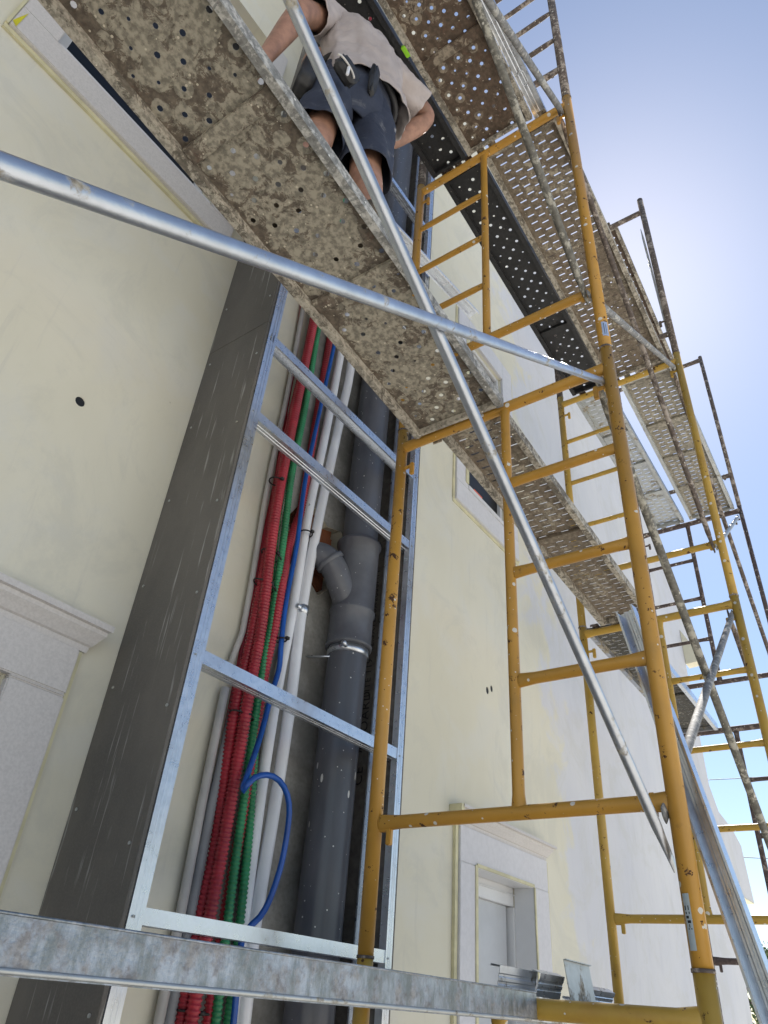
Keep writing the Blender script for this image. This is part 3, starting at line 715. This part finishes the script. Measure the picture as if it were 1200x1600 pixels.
onpost(f11, inv11, 1.95, .51, .155, .27, va_ - .95, va_ - .25, 'sticker_grey', marks=[(.15, .75, .70, .78), (.2, .8, .63, .67), (.2, .6, .55, .60), (.3, .8, .47, .52), (.3, .85, .36, .38), (.45, .6, .39, .45)])

def brace(p0, p1, mat, label, r=.0165, ysign=1, zp=(0, 1, 0)):
    o = link('cross_brace', tube(bmesh.new(), [p0, p1], r, 16, flat=(.13, (Vector(p1) - Vector(p0)).cross(Vector(zp)), .72)), mat, None, True)
    return tag(o, label, 'brace', 'diagonal scaffold braces')
def pz(ix, lev, up_): return BASE[ix][lev] + (1.86 if up_ else .34)
def py(ix, o=.0): return FR[ix][1] + .030 + o
def br(i0, u0, i1, u1, lev, mat, label, o=0., r=.0165):
    a = Vector((FR[i0][0], py(i0, o), pz(i0, lev, u0))); b = Vector((FR[i1][0], py(i1, o), pz(i1, lev, u1)))
    d = (b - a).normalized(); return brace(a - d * .03, b + d * .03, mat, label, r)
brace((-.12, .535, .487), (1.985, .535, 2.00), 'galvanised_tube', 'shiny blue reflecting galvanised tube crossing the picture from the left edge', .0128)
brace((-.12, .572, 1.90), (1.985, .548, .335), 'galvanised_tube', 'galvanised brace tube running from the top edge down in front of the worker', .0132)
br(0, 1, 1, 0, 2, 'cement_tube', 'grey cement stained brace passing under the slotted plank to the sticker post', .018)
br(0, 0, 1, 1, 2, 'galv_crust_tube', 'spotted grey brace in front of the rusty ladder rungs at the top', .0)
br(1, 0, 2, 1, 2, 'galv_crust_tube', 'pale grey brace rising from behind the near yellow post under the slotted plank', .0, .0155)
br(1, 1, 2, 0, 2, 'rusty_steel', 'rusty brown brace hanging down past the pale slotted plank', .018, .015)
br(1, 0, 2, 1, 1, 'galv_crust_tube', 'grey mottled brace leaning to the right post low in the second bay', .0, .016)
br(1, 1, 2, 0, 1, 'cement_tube', 'long cement crusted brace running down to the right picture edge', .018)
br(2, 0, 3, 1, 2, 'galvanised_dull', 'thin dull brace rising to the farthest frame behind the yellow post', .0, .015)
br(2, 1, 3, 0, 2, 'rusty_steel', 'thin rusty brace slanting down to the right edge beyond the yellow post', .018, .015)
br(2, 1, 3, 0, 1, 'rusty_steel', 'thin rusty brace of the far lower bay', .018, .014)
br(2, 0, 3, 1, 1, 'galvanised_dull', 'short visible grey brace of the far lower bay', .0, .014)
brace((4.0, .60, 5.62), (4.06, .585, 4.25), 'galvanised_dull', 'loose grey brace hanging down beside the free standing rusty post', .009)

# ---- planks
def rolled_edge(root, L, z, r, mat):
    o = link('rolled_edge', tube(bmesh.new(), [(0, 0, 0), (L * .5, 0, 0), (L, 0, 0)], r, 12), mat, root, True, (0, .0, z)); return o
def sheet(bm, L, Wd, c0, c1, hole, z, t, y0, keep=.99):
    """perforated sheet with real holes. cells c0 (x) by c1 (y)"""
    nx = int(L / c0); ny = int(Wd / c1); ox = (L - nx * c0) / 2; oy = y0 + (Wd - ny * c1) / 2
    rx, ry, slot = hole
    def quad(x0, y0_, x1, y1_, zz): 
        bm.faces.new([bm.verts.new(p) for p in ((x0, y0_, zz), (x0, y1_, zz), (x1, y1_, zz), (x1, y0_, zz))])
    for zz in (z, z + t):
        quad(0, y0, ox, y0 + Wd, zz); quad(L - ox, y0, L, y0 + Wd, zz)
        quad(ox, y0, L - ox, oy, zz); quad(ox, oy + ny * c1, L - ox, y0 + Wd, zz)
    for i in range(nx):
        run = None
        for j in range(ny):
            x0 = ox + i * c0; ya = oy + j * c1; cx_ = x0 + c0 / 2; cy_ = ya + c1 / 2
            has = ((i + j) % 2 == 0)
            if has and 0.03 < x0 and random.random() < keep:
                O = [(x0, ya), (cx_, ya), (x0 + c0, ya), (x0 + c0, cy_), (x0 + c0, ya + c1), (cx_, ya + c1), (x0, ya + c1), (x0, cy_)]
                k7 = .707; rx, ry, slot = hole
                if not slot: rx = ry = hole[0] * random.choice((1, 1, 1, .95, .85, .6))
                if slot: I = [(cx_ - rx, cy_ - ry * .85), (cx_, cy_ - ry), (cx_ + rx, cy_ - ry * .85), (cx_ + rx, cy_), (cx_ + rx, cy_ + ry * .85), (cx_, cy_ + ry), (cx_ - rx, cy_ + ry * .85), (cx_ - rx, cy_)]
                else: I = [(cx_ - rx * k7, cy_ - ry * k7), (cx_, cy_ - ry), (cx_ + rx * k7, cy_ - ry * k7), (cx_ + rx, cy_), (cx_ + rx * k7, cy_ + ry * k7), (cx_, cy_ + ry), (cx_ - rx * k7, cy_ + ry * k7), (cx_ - rx, cy_)]
                rr = []
                for zz in (z, z + t):
                    vo = [bm.verts.new((a, b, zz)) for a, b in O]; vi = [bm.verts.new((a, b, zz)) for a, b in I]; rr.append(vi)
                    for k in range(8): bm.faces.new((vo[k], vi[k], vi[(k + 1) % 8], vo[(k + 1) % 8]))
                for k in range(8): bm.faces.new((rr[0][k], rr[0][(k + 1) % 8], rr[1][(k + 1) % 8], rr[1][k]))
            else:
                for zz in (z, z + t): quad(x0, ya, x0 + c0, ya + c1, zz)
    return ox, oy
def plank(p0, p1, W, mat, label, kind='round', rim='rim_crust', th=.052, stiff=None, group='perforated steel scaffold planks', edge=None, hooks=True, rimw=.028):
    """p0,p1: lower right-hand (outer, smaller Y) corner at both ends"""
    p0 = Vector(p0); p1 = Vector(p1); d = p1 - p0; L = d.length
    rot = (0, -math.asin(d.z / L), math.atan2(d.y, d.x))
    root = empty('scaffold_plank', p0, rot, label, 'plank', group)
    bm = bmesh.new(); hz = th - .016
    dw = W - 2 * rimw
    C_ = .0515 if mat == 'plank_big' else .045
    if kind == 'round': sheet(bm, L, dw, C_, C_, (.0098, .0098, False), 0, .003, 0, .86 if mat == 'plank_big' else .95)
    elif kind == 'small': sheet(bm, L, dw, .0455, .0455, (.0105, .0105, False), 0, .003, 0)
    else: sheet(bm, L, dw, .027, .060, (.0045, .022, True), 0, .003, 0)
    if kind == 'round':
        # keep the ring pattern of the material in step with the holes: local origin at first cell corner
        nx = int(L / C_); ny = int(dw / C_); ox = (L - nx * C_) / 2; oy = (dw - ny * C_) / 2
        bmesh.ops.translate(bm, verts=bm.verts[:], vec=(-ox, -oy, 0)); loc = (ox, rimw + oy, hz)
    else: loc = (0, rimw, hz)
    link('deck', bm, mat, root, False, loc)
    for y0, y1, e in ((0, rimw, 0), (W - rimw, W, 1)):
        bm = bmesh.new()
        if e == 0:
            box(bm, (0, 0, 0), (L, .003, th), .0008); box(bm, (.002, .0032, 0), (L - .002, rimw, .003)); box(bm, (.002, rimw - .003, .0032), (L - .002, rimw, hz))
        else:
            box(bm, (0, W - .003, 0), (L, W, th), .0008); box(bm, (.002, W - rimw, 0), (L - .002, W - .0032, .003)); box(bm, (.002, W - rimw, .0032), (L - .002, W - rimw + .003, hz))
        box(bm, (.002, y0 + .0032 if e == 0 else y0, th - .013), (L - .002, y1 if e == 0 else y1 - .0032, th - .010))
        link('side_rail', bm, (edge if edge and e == 0 else rim), root)
    if stiff is None: stiff = [L * .31, L * .63]
    for s in stiff:
        bm = bmesh.new(); box(bm, (s - .028, rimw + .001, hz - .018), (s + .028, W - rimw - .001, hz - .001), .003); link('stiffener', bm, mat, root)
    for s, e in ((0, 0), (L, 1)):
        bm = bmesh.new(); box(bm, (s + .0035 if not e else s - .022, .0035, .001), (s + .022 if not e else s - .0035, W - .0035, hz - .001), .003); link('end_cap', bm, rim, root)
        if hooks:
            for y in (.07, W - .07):
                bm = bmesh.new(); sg = 1 if e else -1
                pts = [(s - sg * .01, y, .022), (s + sg * .012, y, .030)] + [(s + sg * (.040 - .031 * math.cos(a_)), y, .0 + .031 * math.sin(a_)) for a_ in (R(50), R(90), R(130), R(165))]
                # flat strap hook over the bar
                vs_ = []
                for q in pts: vs_.append((bm.verts.new((q[0], y - .022, q[2])), bm.verts.new((q[0], y + .022, q[2])), bm.verts.new((q[0], y + .022, q[2] + .006)), bm.verts.new((q[0], y - .022, q[2] + .006))))
                for A_, B_ in zip(vs_, vs_[1:]):
                    for k in range(4): bm.faces.new((A_[k], A_[(k + 1) % 4], B_[(k + 1) % 4], B_[k]))
                bm.faces.new(vs_[0]); bm.faces.new(vs_[-1][::-1])
                link('hook', bm, 'dark_steel' if mat in ('plank_black', 'plank_dark_slot') else rim, root)
    return root
g_ = .030
near_plank = plank((-.065, .89, .0), (1.921, .903, -.002), .43, 'plank_slot_brown', 'near galvanised steel plank edge crossing the bottom of the picture', 'round', 'plank_side', th=.062)
rolled_edge(near_plank, 1.985, .005, .0035, 'galvanised_dull'); rolled_edge(near_plank, 1.985, .060, .002, 'plank_side')
plank((1.98, .935, .0), (3.965, .97, -.01), .40, 'plank_dark_slot', 'low plank beyond the bottom yellow bar, metal offcuts lying on it', 'slot', 'galvanised_worn')
plank((-.065, .892, 2.115), (1.922, .936, 2.022), .418, 'plank_big', 'big cement splattered perforated plank overhead that the worker stands on', 'round', stiff=[.60, 1.24], edge='rim_pale')
plank((1.98, .968, 2.045), (3.965, 1.022, 2.02), .300, 'plank_slot_brown', 'long slotted plank of the middle level running away along the wall', 'slot', stiff=[.99])
plank((4.03, 1.14, 2.02), (6.02, 1.17, 1.985), .30, 'plank_dark_slot', 'dark slotted plank at the far end of the middle level', 'slot', 'galvanised_worn', edge='galvanised')
plank((-.065, .67, 4.07), (1.92, .70, 4.065), .40, 'plank_brown', 'brown plank with round holes overhead at the top edge', 'round', stiff=[.9, 1.45])
plank((-.065, 1.095, 4.07), (1.92, 1.11, 4.065), .23, 'plank_black', 'black painted plank with round holes above the worker', 'round', 'plank_black', stiff=[])
plank((1.98, 1.045, 4.065), (3.965, 1.075, 3.985), .262, 'plank_black', 'black painted plank with white light dots beyond the near yellow frame', 'small', 'plank_black', stiff=[1.35])
plank((1.98, .578, 4.065), (3.965, .618, 3.985), .452, 'plank_slot_brown', 'wide brown slotted plank the sun shines through', 'slot', stiff=[])
plank((4.035, 1.075, 3.985), (6.02, 1.105, 3.95), .27, 'galvanised_dull', 'shiny galvanised slotted plank, narrower of the far upper pair', 'slot', 'galvanised_dull', stiff=[.55, 1.0, 1.45])
plank((4.035, .60, 3.985), (6.02, .66, 3.95), .39, 'plank_slot_pale', 'wide pale beige slotted plank of the far upper pair with cross ribs', 'slot', 'galvanised_dull', stiff=[.6, 1.05, 1.5])
plank((4.03, .79, 5.86), (6.02, .85, 5.82), .40, 'plank_brown', 'highest plank, its edge with bright holes against the sun', 'round')

# ------------------------------------------------------------ loose metal profiles
def loose(name, p0, p1, zdir, W, H, label, mat='galvanised', lip=.006, cat='metal profile'):
    return tag(channel(name, p0, p1, zdir, W, H, mat, None, lip, .0012), label, cat)
def slotted(name, p0, p1, zdir, W, H, slots, label, mat='galvanised'):
    root = empty(name, p0, (0, 0, 0), label, 'metal profile'); m, L = frame_mat(p0, p1, zdir)
    o = link('channel', ushape(bmesh.new(), W, H, L, .0012, .006, m), mat, None); o.parent = root; o.matrix_parent_inverse = Matrix.Translation(-Vector(p0))
    bm = bmesh.new()
    for s, ln, wd in slots:
        pts = [Vector((s + ln / 2 * (1 if k < 8 else -1) + wd * math.sin(math.pi * (k % 8) / 7) * (1 if k < 8 else -1), wd * math.cos(math.pi * (k % 8) / 7) * (1 if k < 8 else -1), -.0006)) for k in range(16)]
        tube(bm, [m @ p for p in pts + [pts[0]]], .0022, 6, False)
    o = link('slot_rim', bm, mat, None, True); o.parent = root; o.matrix_parent_inverse = Matrix.Translation(-Vector(p0)); return root
slotted('leaning_stud', (2.045, .592, 1.075), (2.035, .352, -.19), (-1, .15, 0), .056, .030, [(.50, .045, .014)], 'new galvanised stud leaning behind the near yellow post')
loose('loose_stud', (1.25, 1.60, 3.605), (2.875, 1.60, 4.0), (0, -.25, -1), .07, .03, 'loose galvanised channel the worker is fixing, its end sticking out past the frame')
slotted('edge_profile', (.25, .645, 4.135), (1.99, .665, 4.135), (0, 0, 1), .07, .03, [(1.48, .05, .016)], 'grey slotted profile lying along the brown plank at the top')
def off(x0, x1, y, z, tilt, W, H, lab, mat='galvanised'):
    return loose('offcut', (x0, y, z), (x1, y + .01, z + .002), tilt, W, H, lab, mat)
off(2.20, 2.47, 1.15, .094, (0, 1, .15), .068, .03, 'dark ribbed metal offcut first in the row on the low plank', 'galvanised_tube')
off(2.40, 2.60, 1.12, .092, (0, 1, .35), .066, .03, 'bright ribbed metal offcut next to the flat plate')
o = link('metal_plate', bx(((-.12, -.001, 0), (.12, .001, .115)), ((-.12, -.010, .112), (.12, -.0012, .115)), bev=.0004), 'galvanised_dull', None)
o.location = (2.65, 1.08, .057); o.rotation_euler = (R(-8), 0, R(3)); tag(o, 'flat square metal plate standing on the low plank', 'metal plate')
off(2.70, 3.10, 1.14, .082, (0, 1, .5), .05, .028, 'long pale offcut at the right end of the scrap pile')

q_ = atY(634, 80, 1.075); k_ = 4.075 / q_.z
o = link('clip', bx(((-.03, -.012, -.012), (.03, .012, .012)), ((-.006, -.02, -.006), (.006, .02, .018)), bev=.003), 'lime', None); o.location = q_ * k_
tag(o, 'small lime green clip between the black and the brown plank overhead', 'clip')
# ------------------------------------------------------------ far things
def mk_tree(loc, h, r, label, seed):
    rnd = random.Random(seed); root = empty('tree', loc, label=label, cat='tree')
    bm = bmesh.new(); tube(bm, [(0, 0, 0), (.1, 0, h * .3), (0, .1, h * .6), (.1, .1, h * .85)], lambda d: .16 * (1 - d / h * .8), 10)
    for k in range(7):
        a_ = k * 2.3; z = h * (.35 + .07 * k); tube(bm, [(0.05, .05, z), (math.cos(a_) * r * .6, math.sin(a_) * r * .6, z + r * .4)], .04, 6)
    link('trunk', bm, 'bark', root, True)
    bm = bmesh.new()
    for c_ in range(46):
        a_ = rnd.uniform(0, 6.28); u = rnd.uniform(-1, 1); q = rnd.uniform(.35, 1) ** .6
        cc = Vector((math.cos(a_) * math.sqrt(1 - u * u) * r * q, math.sin(a_) * math.sqrt(1 - u * u) * r * q, h * .68 + u * r * .85 * q))
        for l_ in range(55):
            p = cc + Vector((rnd.gauss(0, 1), rnd.gauss(0, 1), rnd.gauss(0, .8))) * r * .13
            n_ = Vector((rnd.gauss(0, 1), rnd.gauss(0, 1), rnd.gauss(0, 1) + .6)).normalized(); t1 = n_.orthogonal().normalized(); t2 = n_.cross(t1); s = rnd.uniform(.05, .11)
            bm.faces.new([bm.verts.new(p + t1 * s), bm.verts.new(p + t2 * s * .5), bm.verts.new(p - t1 * s), bm.verts.new(p - t2 * s * .5)])
    link('crown', bm, 'leaf', root); return root
d = (CX * (1187 - 600) - CU * (1552 - 800) + CF * 1111); d /= d.x
P = d * 22
mk_tree((P.x, P.y, GZ), P.z - GZ + 1.2, 1.5, 'small dark green tree low at the right picture edge', 3)
P2 = d * 16
fw = empty('neighbour_wall', (16, P2.y, GZ), label='low cream garden wall under the tree at the right edge', cat='wall')
bm = bmesh.new(); box(bm, (-.15, -1.6, 0), (.15, 1.8, 2.0), .01); link('wall_body', bm, 'plain_cream', fw)
bm = bmesh.new(); box(bm, (-.2, -1.65, 2.002), (.2, 1.85, 2.06), .01); link('coping', bm, 'stone', fw)
def cable(pxa, pya, pxb, pyb, Y, label):
    a = CX * (pxa - 600) - CU * (pya - 800) + CF * 1111; b = CX * (pxb - 600) - CU * (pyb - 800) + CF * 1111
    A_ = a * (26 / a.x); B_ = b * (26 / b.x); dd = B_ - A_
    pts = [A_ + dd * (t_ / 10 - .5) * 3 + Vector((0, 0, .02 * (t_ - 8) ** 2 * .05)) for t_ in range(0, 17)]
    return tag(link('power_cable', tube(bmesh.new(), pts, .012, 6), 'ink', None), label, 'cable', 'overhead cables in the sky')
cable(1105, 1219, 1195, 1214, 0, 'upper thin overhead cable between house and scaffold'); cable(1162, 1340, 1198, 1341, 0, 'lower thin overhead cable at the right edge')

# ------------------------------------------------------------ worker
def skinned(name, nodes, edges, mat, parent, root_i=0, sub=2, disp=0., dscale=.1, inv=None):
    me = bpy.data.meshes.new(name); me.from_pydata([n_[0] for n_ in nodes], edges, [])
    o = bpy.data.objects.new(name, me); col.objects.link(o); me.materials.append(MT[mat])
    md = o.modifiers.new('skin', 'SKIN'); md.use_smooth_shade = True
    sv = me.skin_vertices[0].data
    for i, n_ in enumerate(nodes):
        r_ = n_[1]; sv[i].radius = r_ if isinstance(r_, tuple) else (r_, r_); sv[i].use_root = (i == root_i)
    s2 = o.modifiers.new('sub', 'SUBSURF'); s2.levels = sub; s2.render_levels = sub
    if disp:
        tx = bpy.data.textures.new(name + '_folds', 'CLOUDS'); tx.noise_scale = dscale; tx.noise_depth = 2
        dm = o.modifiers.new('folds', 'DISPLACE'); dm.texture = tx; dm.strength = disp; dm.mid_level = .5
    o.parent = parent
    if inv is not None: o.matrix_parent_inverse = inv
    return o
PZ = 2.124
wk = empty('person', (.95, 1.10, PZ), label='worker in beige shirt and navy shorts with black tool pouches standing on the big plank', cat='person')
winv = Matrix.Translation(-Vector(wk.location))
# joints
HL = (.87, 1.12, 2.95); HR = (1.05, 1.06, 2.96); PEL = (.965, 1.09, 3.02)
KL = (.84, 1.10, 2.58); KR = (1.035, 1.04, 2.56); AL = (.82, 1.12, 2.20); AR = (1.055, .985, 2.20)
WA = (.965, 1.08, 3.18); CH = (.96, 1.10, 3.33); UC = (.955, 1.13, 3.46); NK = (.94, 1.20, 3.54); HD = (.93, 1.29, 3.58)
SL = (.77, 1.15, 3.44); EL = (.635, 1.12, 3.18); WL = (.595, 1.20, 2.78)
SR = (1.13, 1.05, 3.45); ER = (1.345, .985, 3.41); WR = (1.27, 1.12, 3.20)
def lerp(a, b, t_): return tuple(a[i] + (b[i] - a[i]) * t_ for i in range(3))
nodes = [(PEL, (.11, .085)), (WA, (.105, .08)), (CH, (.12, .085)), (UC, (.10, .075)), (NK, .055), (HD, (.06, .07)),
         (HL, .075), (KL, .064), (lerp(KL, AL, .3), .066), (AL, .038), (HR, .075), (KR, .064), (lerp(KR, AR, .3), .066), (AR, .038),
         (SL, .055), (EL, .052), (lerp(EL, WL, .3), .050), (WL, .029), (SR, .055), (ER, .052), (lerp(ER, WR, .3), .050), (WR, .029)]
edges = [(0, 1), (1, 2), (2, 3), (3, 4), (4, 5), (0, 6), (6, 7), (7, 8), (8, 9), (0, 10), (10, 11), (11, 12), (12, 13), (3, 14), (14, 15), (15, 16), (16, 17), (3, 18), (18, 19), (19, 20), (20, 21)]
def hand(wi, wpos, dirv, side):
    d_ = Vector(dirv).normalized(); s_ = Vector(side); s_ = (s_ - d_ * s_.dot(d_)).normalized(); n_ = d_.cross(s_); w_ = Vector(wpos)
    pi = len(nodes); nodes.append((tuple(w_ + d_ * .045), (.034, .018))); edges.append((wi, pi))
    qi = len(nodes); nodes.append((tuple(w_ + d_ * .085), (.038, .015))); edges.append((pi, qi))
    for k, (of, ln) in enumerate(((-.03, .066), (-.01, .078), (.01, .074), (.03, .058))):
        b0 = w_ + d_ * .095 + s_ * of; m1 = b0 + d_ * ln * .5 + n_ * .008; m2 = b0 + d_ * ln * .85 + n_ * .028
        i0 = len(nodes); nodes.append((tuple(b0), .0095)); nodes.append((tuple(m1), .0085)); nodes.append((tuple(m2), .007))
        edges.extend([(qi, i0), (i0, i0 + 1), (i0 + 1, i0 + 2)])
    i0 = len(nodes); nodes.append((tuple(w_ + d_ * .055 - s_ * .045 + n_ * .01), .011)); nodes.append((tuple(w_ + d_ * .085 - s_ * .062 + n_ * .022), .009))
    edges.extend([(pi, i0), (i0, i0 + 1)])
hand(17, WL, (-.1, .35, -.9), (1, .3, 0)); hand(21, WR, (-.75, .5, -.35), (0, .3, 1))
skinned('body', nodes, edges, 'skin', wk, 0, 2, inv=winv)
# head with face and hair
def blob(name, c_, r_, mat, parts=None, rot=None):
    bm = bmesh.new(); bmesh.ops.create_uvsphere(bm, u_segments=24, v_segments=16, radius=1)
    m = Matrix.Translation(c_) @ (rot or Matrix.Identity(4)) @ Matrix.Diagonal((*r_, 1)); bmesh.ops.transform(bm, matrix=m, verts=bm.verts[:])
    o = link(name, bm, mat, None, True); o.parent = wk; o.matrix_parent_inverse = winv; return o
hc = Vector(HD) + Vector((0, .03, .0)); fd = Vector((0, .55, -.83)).normalized()
ht = Matrix.Rotation(R(-57), 4, 'X')
blob('head', hc, (.077, .098, .118), 'skin', rot=ht)
blob('hair', hc + Vector((0, -.012, .022)), (.082, .098, .110), 'hair', rot=ht)
blob('nose', hc + fd * .10, (.014, .02, .02), 'skin', rot=ht)
for s in (-1, 1):
    blob('ear', hc + Vector((s * .08, 0, 0)), (.01, .02, .03), 'skin', rot=ht); blob('eye', hc + fd * .088 + Vector((s * .03, .02, .012)), (.012, .012, .009), 'hair', rot=ht)
blob('mouth', hc + fd * .088 + Vector((0, -.02, -.03)), (.025, .01, .006), 'clay', rot=ht)
# shirt: lofted cloth rings with folds, open at hem and cuffs
def loft(name, rings, mat, folds=.006, nf=9, seg=64, thick=.003, seed=1, wr=.01, ws=.08):
    rnd = random.Random(seed); ph = [rnd.uniform(0, 6.28) for _ in range(4)]
    P_ = []; K = 5
    for a in range(len(rings) - 1):
        for k in range(K):
            t_ = k / K; t_ = t_ * t_ * (3 - 2 * t_) * .5 + t_ * .5
            r0, r1 = rings[a], rings[a + 1]
            P_.append(tuple(Vector(r0[i]).lerp(Vector(r1[i]), t_) if i < 2 else r0[i] + (r1[i] - r0[i]) * t_ for i in range(4)))
    P_.append(tuple(Vector(x) if i_ < 2 else x for i_, x in enumerate(rings[-1])))
    bm = bmesh.new(); V = []
    for n_i, (c_, ax, ru, rv) in enumerate(P_):
        nx = P_[min(n_i + 1, len(P_) - 1)][0] - P_[max(n_i - 1, 0)][0]; nx.normalize()
        u = (ax - nx * ax.dot(nx)).normalized(); v = nx.cross(u); f_ = n_i / len(P_)
        row = []
        for k in range(seg):
            a_ = 2 * math.pi * k / seg
            d_ = folds * (math.sin(nf * a_ + ph[0] + 1.5 * f_) * .6 + math.sin((nf * 2 + 1) * a_ + ph[1] - 3 * f_) * .3 + math.sin(4 * a_ + ph[2] + 9 * f_) * .7) * (1.25 - .6 * f_)
            row.append(bm.verts.new(c_ + u * math.cos(a_) * (ru + d_) + v * math.sin(a_) * (rv + d_)))
        V.append(row)
    for A_, B_ in zip(V, V[1:]):
        for k in range(seg): bm.faces.new((A_[k], A_[(k + 1) % seg], B_[(k + 1) % seg], B_[k]))
    o = link(name, bm, mat, None, True); o.parent = wk; o.matrix_parent_inverse = winv
    so_ = o.modifiers.new('thick', 'SOLIDIFY'); so_.thickness = thick; so_.offset = -1
    ss = o.modifiers.new('sub', 'SUBSURF'); ss.levels = 1; ss.render_levels = 1
    if wr:
        tx = bpy.data.textures.new(name + '_wrinkle', 'CLOUDS'); tx.noise_scale = ws; tx.noise_depth = 3
        dm = o.modifiers.new('wrinkle', 'DISPLACE'); dm.texture = tx; dm.strength = wr; dm.mid_level = .5
    return o
S_ = (.97, -.25, 0); SD = (.96, -.25, -.30)
loft('shirt', [((1.0, 1.055, 2.99), SD, .205, .135), ((.985, 1.065, 3.10), SD, .185, .130), ((.975, 1.07, 3.20), (.97, -.25, -.12), .178, .132), ((.965, 1.08, 3.33), S_, .195, .135),
               ((.955, 1.10, 3.44), S_, .200, .120), ((.945, 1.13, 3.515), S_, .150, .095), ((.94, 1.16, 3.56), S_, .075, .065)], 'shirt', .007, 9, 72, wr=.022, ws=.07)
loft('sleeve', [(lerp(SL, EL, .62), (0, 1, .2), .080, .072), (lerp(SL, EL, .35), (0, 1, .2), .080, .072), (SL, (0, 1, .2), .088, .080), ((.86, 1.13, 3.47), (0, 1, .2), .080, .070)], 'shirt', .005, 5, 36, seed=4, wr=.014, ws=.05)
loft('sleeve', [(lerp(SR, ER, .74), (0, 1, .2), .086, .076), (lerp(SR, ER, .4), (0, 1, .2), .084, .076), (SR, (0, 1, .2), .092, .084), ((1.03, 1.08, 3.48), (0, 1, .2), .080, .070)], 'shirt', .005, 5, 36, seed=5, wr=.014, ws=.05)
# shorts: two legs and a seat
loft('shorts', [((.95, 1.09, 2.76), S_, .130, .085), ((.955, 1.09, 2.84), S_, .168, .125), ((.96, 1.09, 2.95), S_, .172, .128), ((.965, 1.085, 3.05), S_, .165, .120), ((.965, 1.085, 3.14), S_, .155, .110)], 'shorts', .004, 5, 56, seed=7, wr=.016, ws=.07)
loft('shorts_leg', [(lerp(KL, AL, .10), S_, .100, .096), (lerp(HL, KL, .6), S_, .096, .096), (lerp(HL, KL, .25), S_, .094, .112), (lerp(HL, PEL, .2), S_, .085, .105)], 'shorts', .005, 4, 44, seed=8, wr=.018, ws=.06)
loft('shorts_leg', [(lerp(KR, AR, .13), S_, .102, .098), (lerp(HR, KR, .6), S_, .098, .098), (lerp(HR, KR, .25), S_, .096, .112), (lerp(HR, PEL, .2), S_, .085, .105)], 'shorts', .005, 4, 44, seed=9, wr=.018, ws=.06)
# boots
for A_ in (AL, AR):
    bm = bmesh.new(); x, y, z = A_
    tube(bm, [(x, y, z + .06), (x, y, z), (x, y - .0, z - .05)], lambda d_: .05, 16)
    box(bm, (x - .045, y - .07, PZ + .002), (x + .045, y + .20, PZ + .028), .01); box(bm, (x - .04, y - .06, PZ + .026), (x + .04, y + .185, PZ + .075), .022)
    o = link('boot', bm, 'boot', None, True); o.parent = wk; o.matrix_parent_inverse = winv
# belt and pouches
bm = bmesh.new(); c_ = Vector((.965, 1.085, 3.06)); pts = [c_ + Vector((math.cos(a_) * .168 * .97, math.sin(a_) * .128 - math.cos(a_) * .04, -.05 * math.cos(a_))) for a_ in [2 * math.pi * k / 40 for k in range(41)]]
tube(bm, pts, .013, 8, False); o = link('tool_belt', bm, 'leather_black', None, True); o.parent = wk; o.matrix_parent_inverse = winv
def pouch(c_, sx, sy, sz, rot, taper=.75, mat='leather_black', name='tool_pouch'):
    bm = bmesh.new(); box(bm, (-sx, -sy, -sz), (sx, sy, sz))
    bmesh.ops.subdivide_edges(bm, edges=bm.edges[:], cuts=2, use_grid_fill=True)
    for v in bm.verts:
        k = 1 + (taper - 1) * (sz - v.co.z) / (2 * sz); v.co.x *= k; v.co.y *= k * (1 + .25 * math.cos(v.co.x / sx * 1.5)); v.co.x += .006 * math.sin(v.co.z * 60)
    bmesh.ops.bevel(bm, geom=[e for e in bm.edges if e.calc_face_angle(0) > .8], offset=.008, segments=2, affect='EDGES')
    bmesh.ops.transform(bm, matrix=Matrix.Translation(c_) @ rot, verts=bm.verts[:])
    o = link(name, bm, mat, None, True); o.parent = wk; o.matrix_parent_inverse = winv; return o
def rz(a, b=0, c=0): return Matrix.Rotation(R(a), 4, 'Z') @ Matrix.Rotation(R(b), 4, 'Y') @ Matrix.Rotation(R(c), 4, 'X')
pouch(tuple(atY(478, 128, 1.14)), .062, .036, .088, rz(62, 6, 6), .72)
pouch(tuple(atY(583, 128, .95)), .026, .012, .078, rz(20, -4, 6), .7, name='holster')
pouch(tuple(atY(541, 112, .955)), .050, .020, .040, rz(0, 8, 8), .85, name='belt_bag')
q = atY(541, 104, .93)
bm = bmesh.new(); tube(bm, [q + Vector((math.cos(a_) * .045, 0, math.sin(a_) * .030)) for a_ in [math.pi * k / 10 for k in range(11)]], .004, 8)
o = link('strap_loop', bm, 'white_strap', None, True); o.parent = wk; o.matrix_parent_inverse = winv
bm = bmesh.new(); box(bm, tuple(q + Vector((.008, -.004, -.035))), tuple(q + Vector((.018, .006, .022))), .002); o = link('pen', bm, 'white_pvc', None); o.parent = wk; o.matrix_parent_inverse = winv
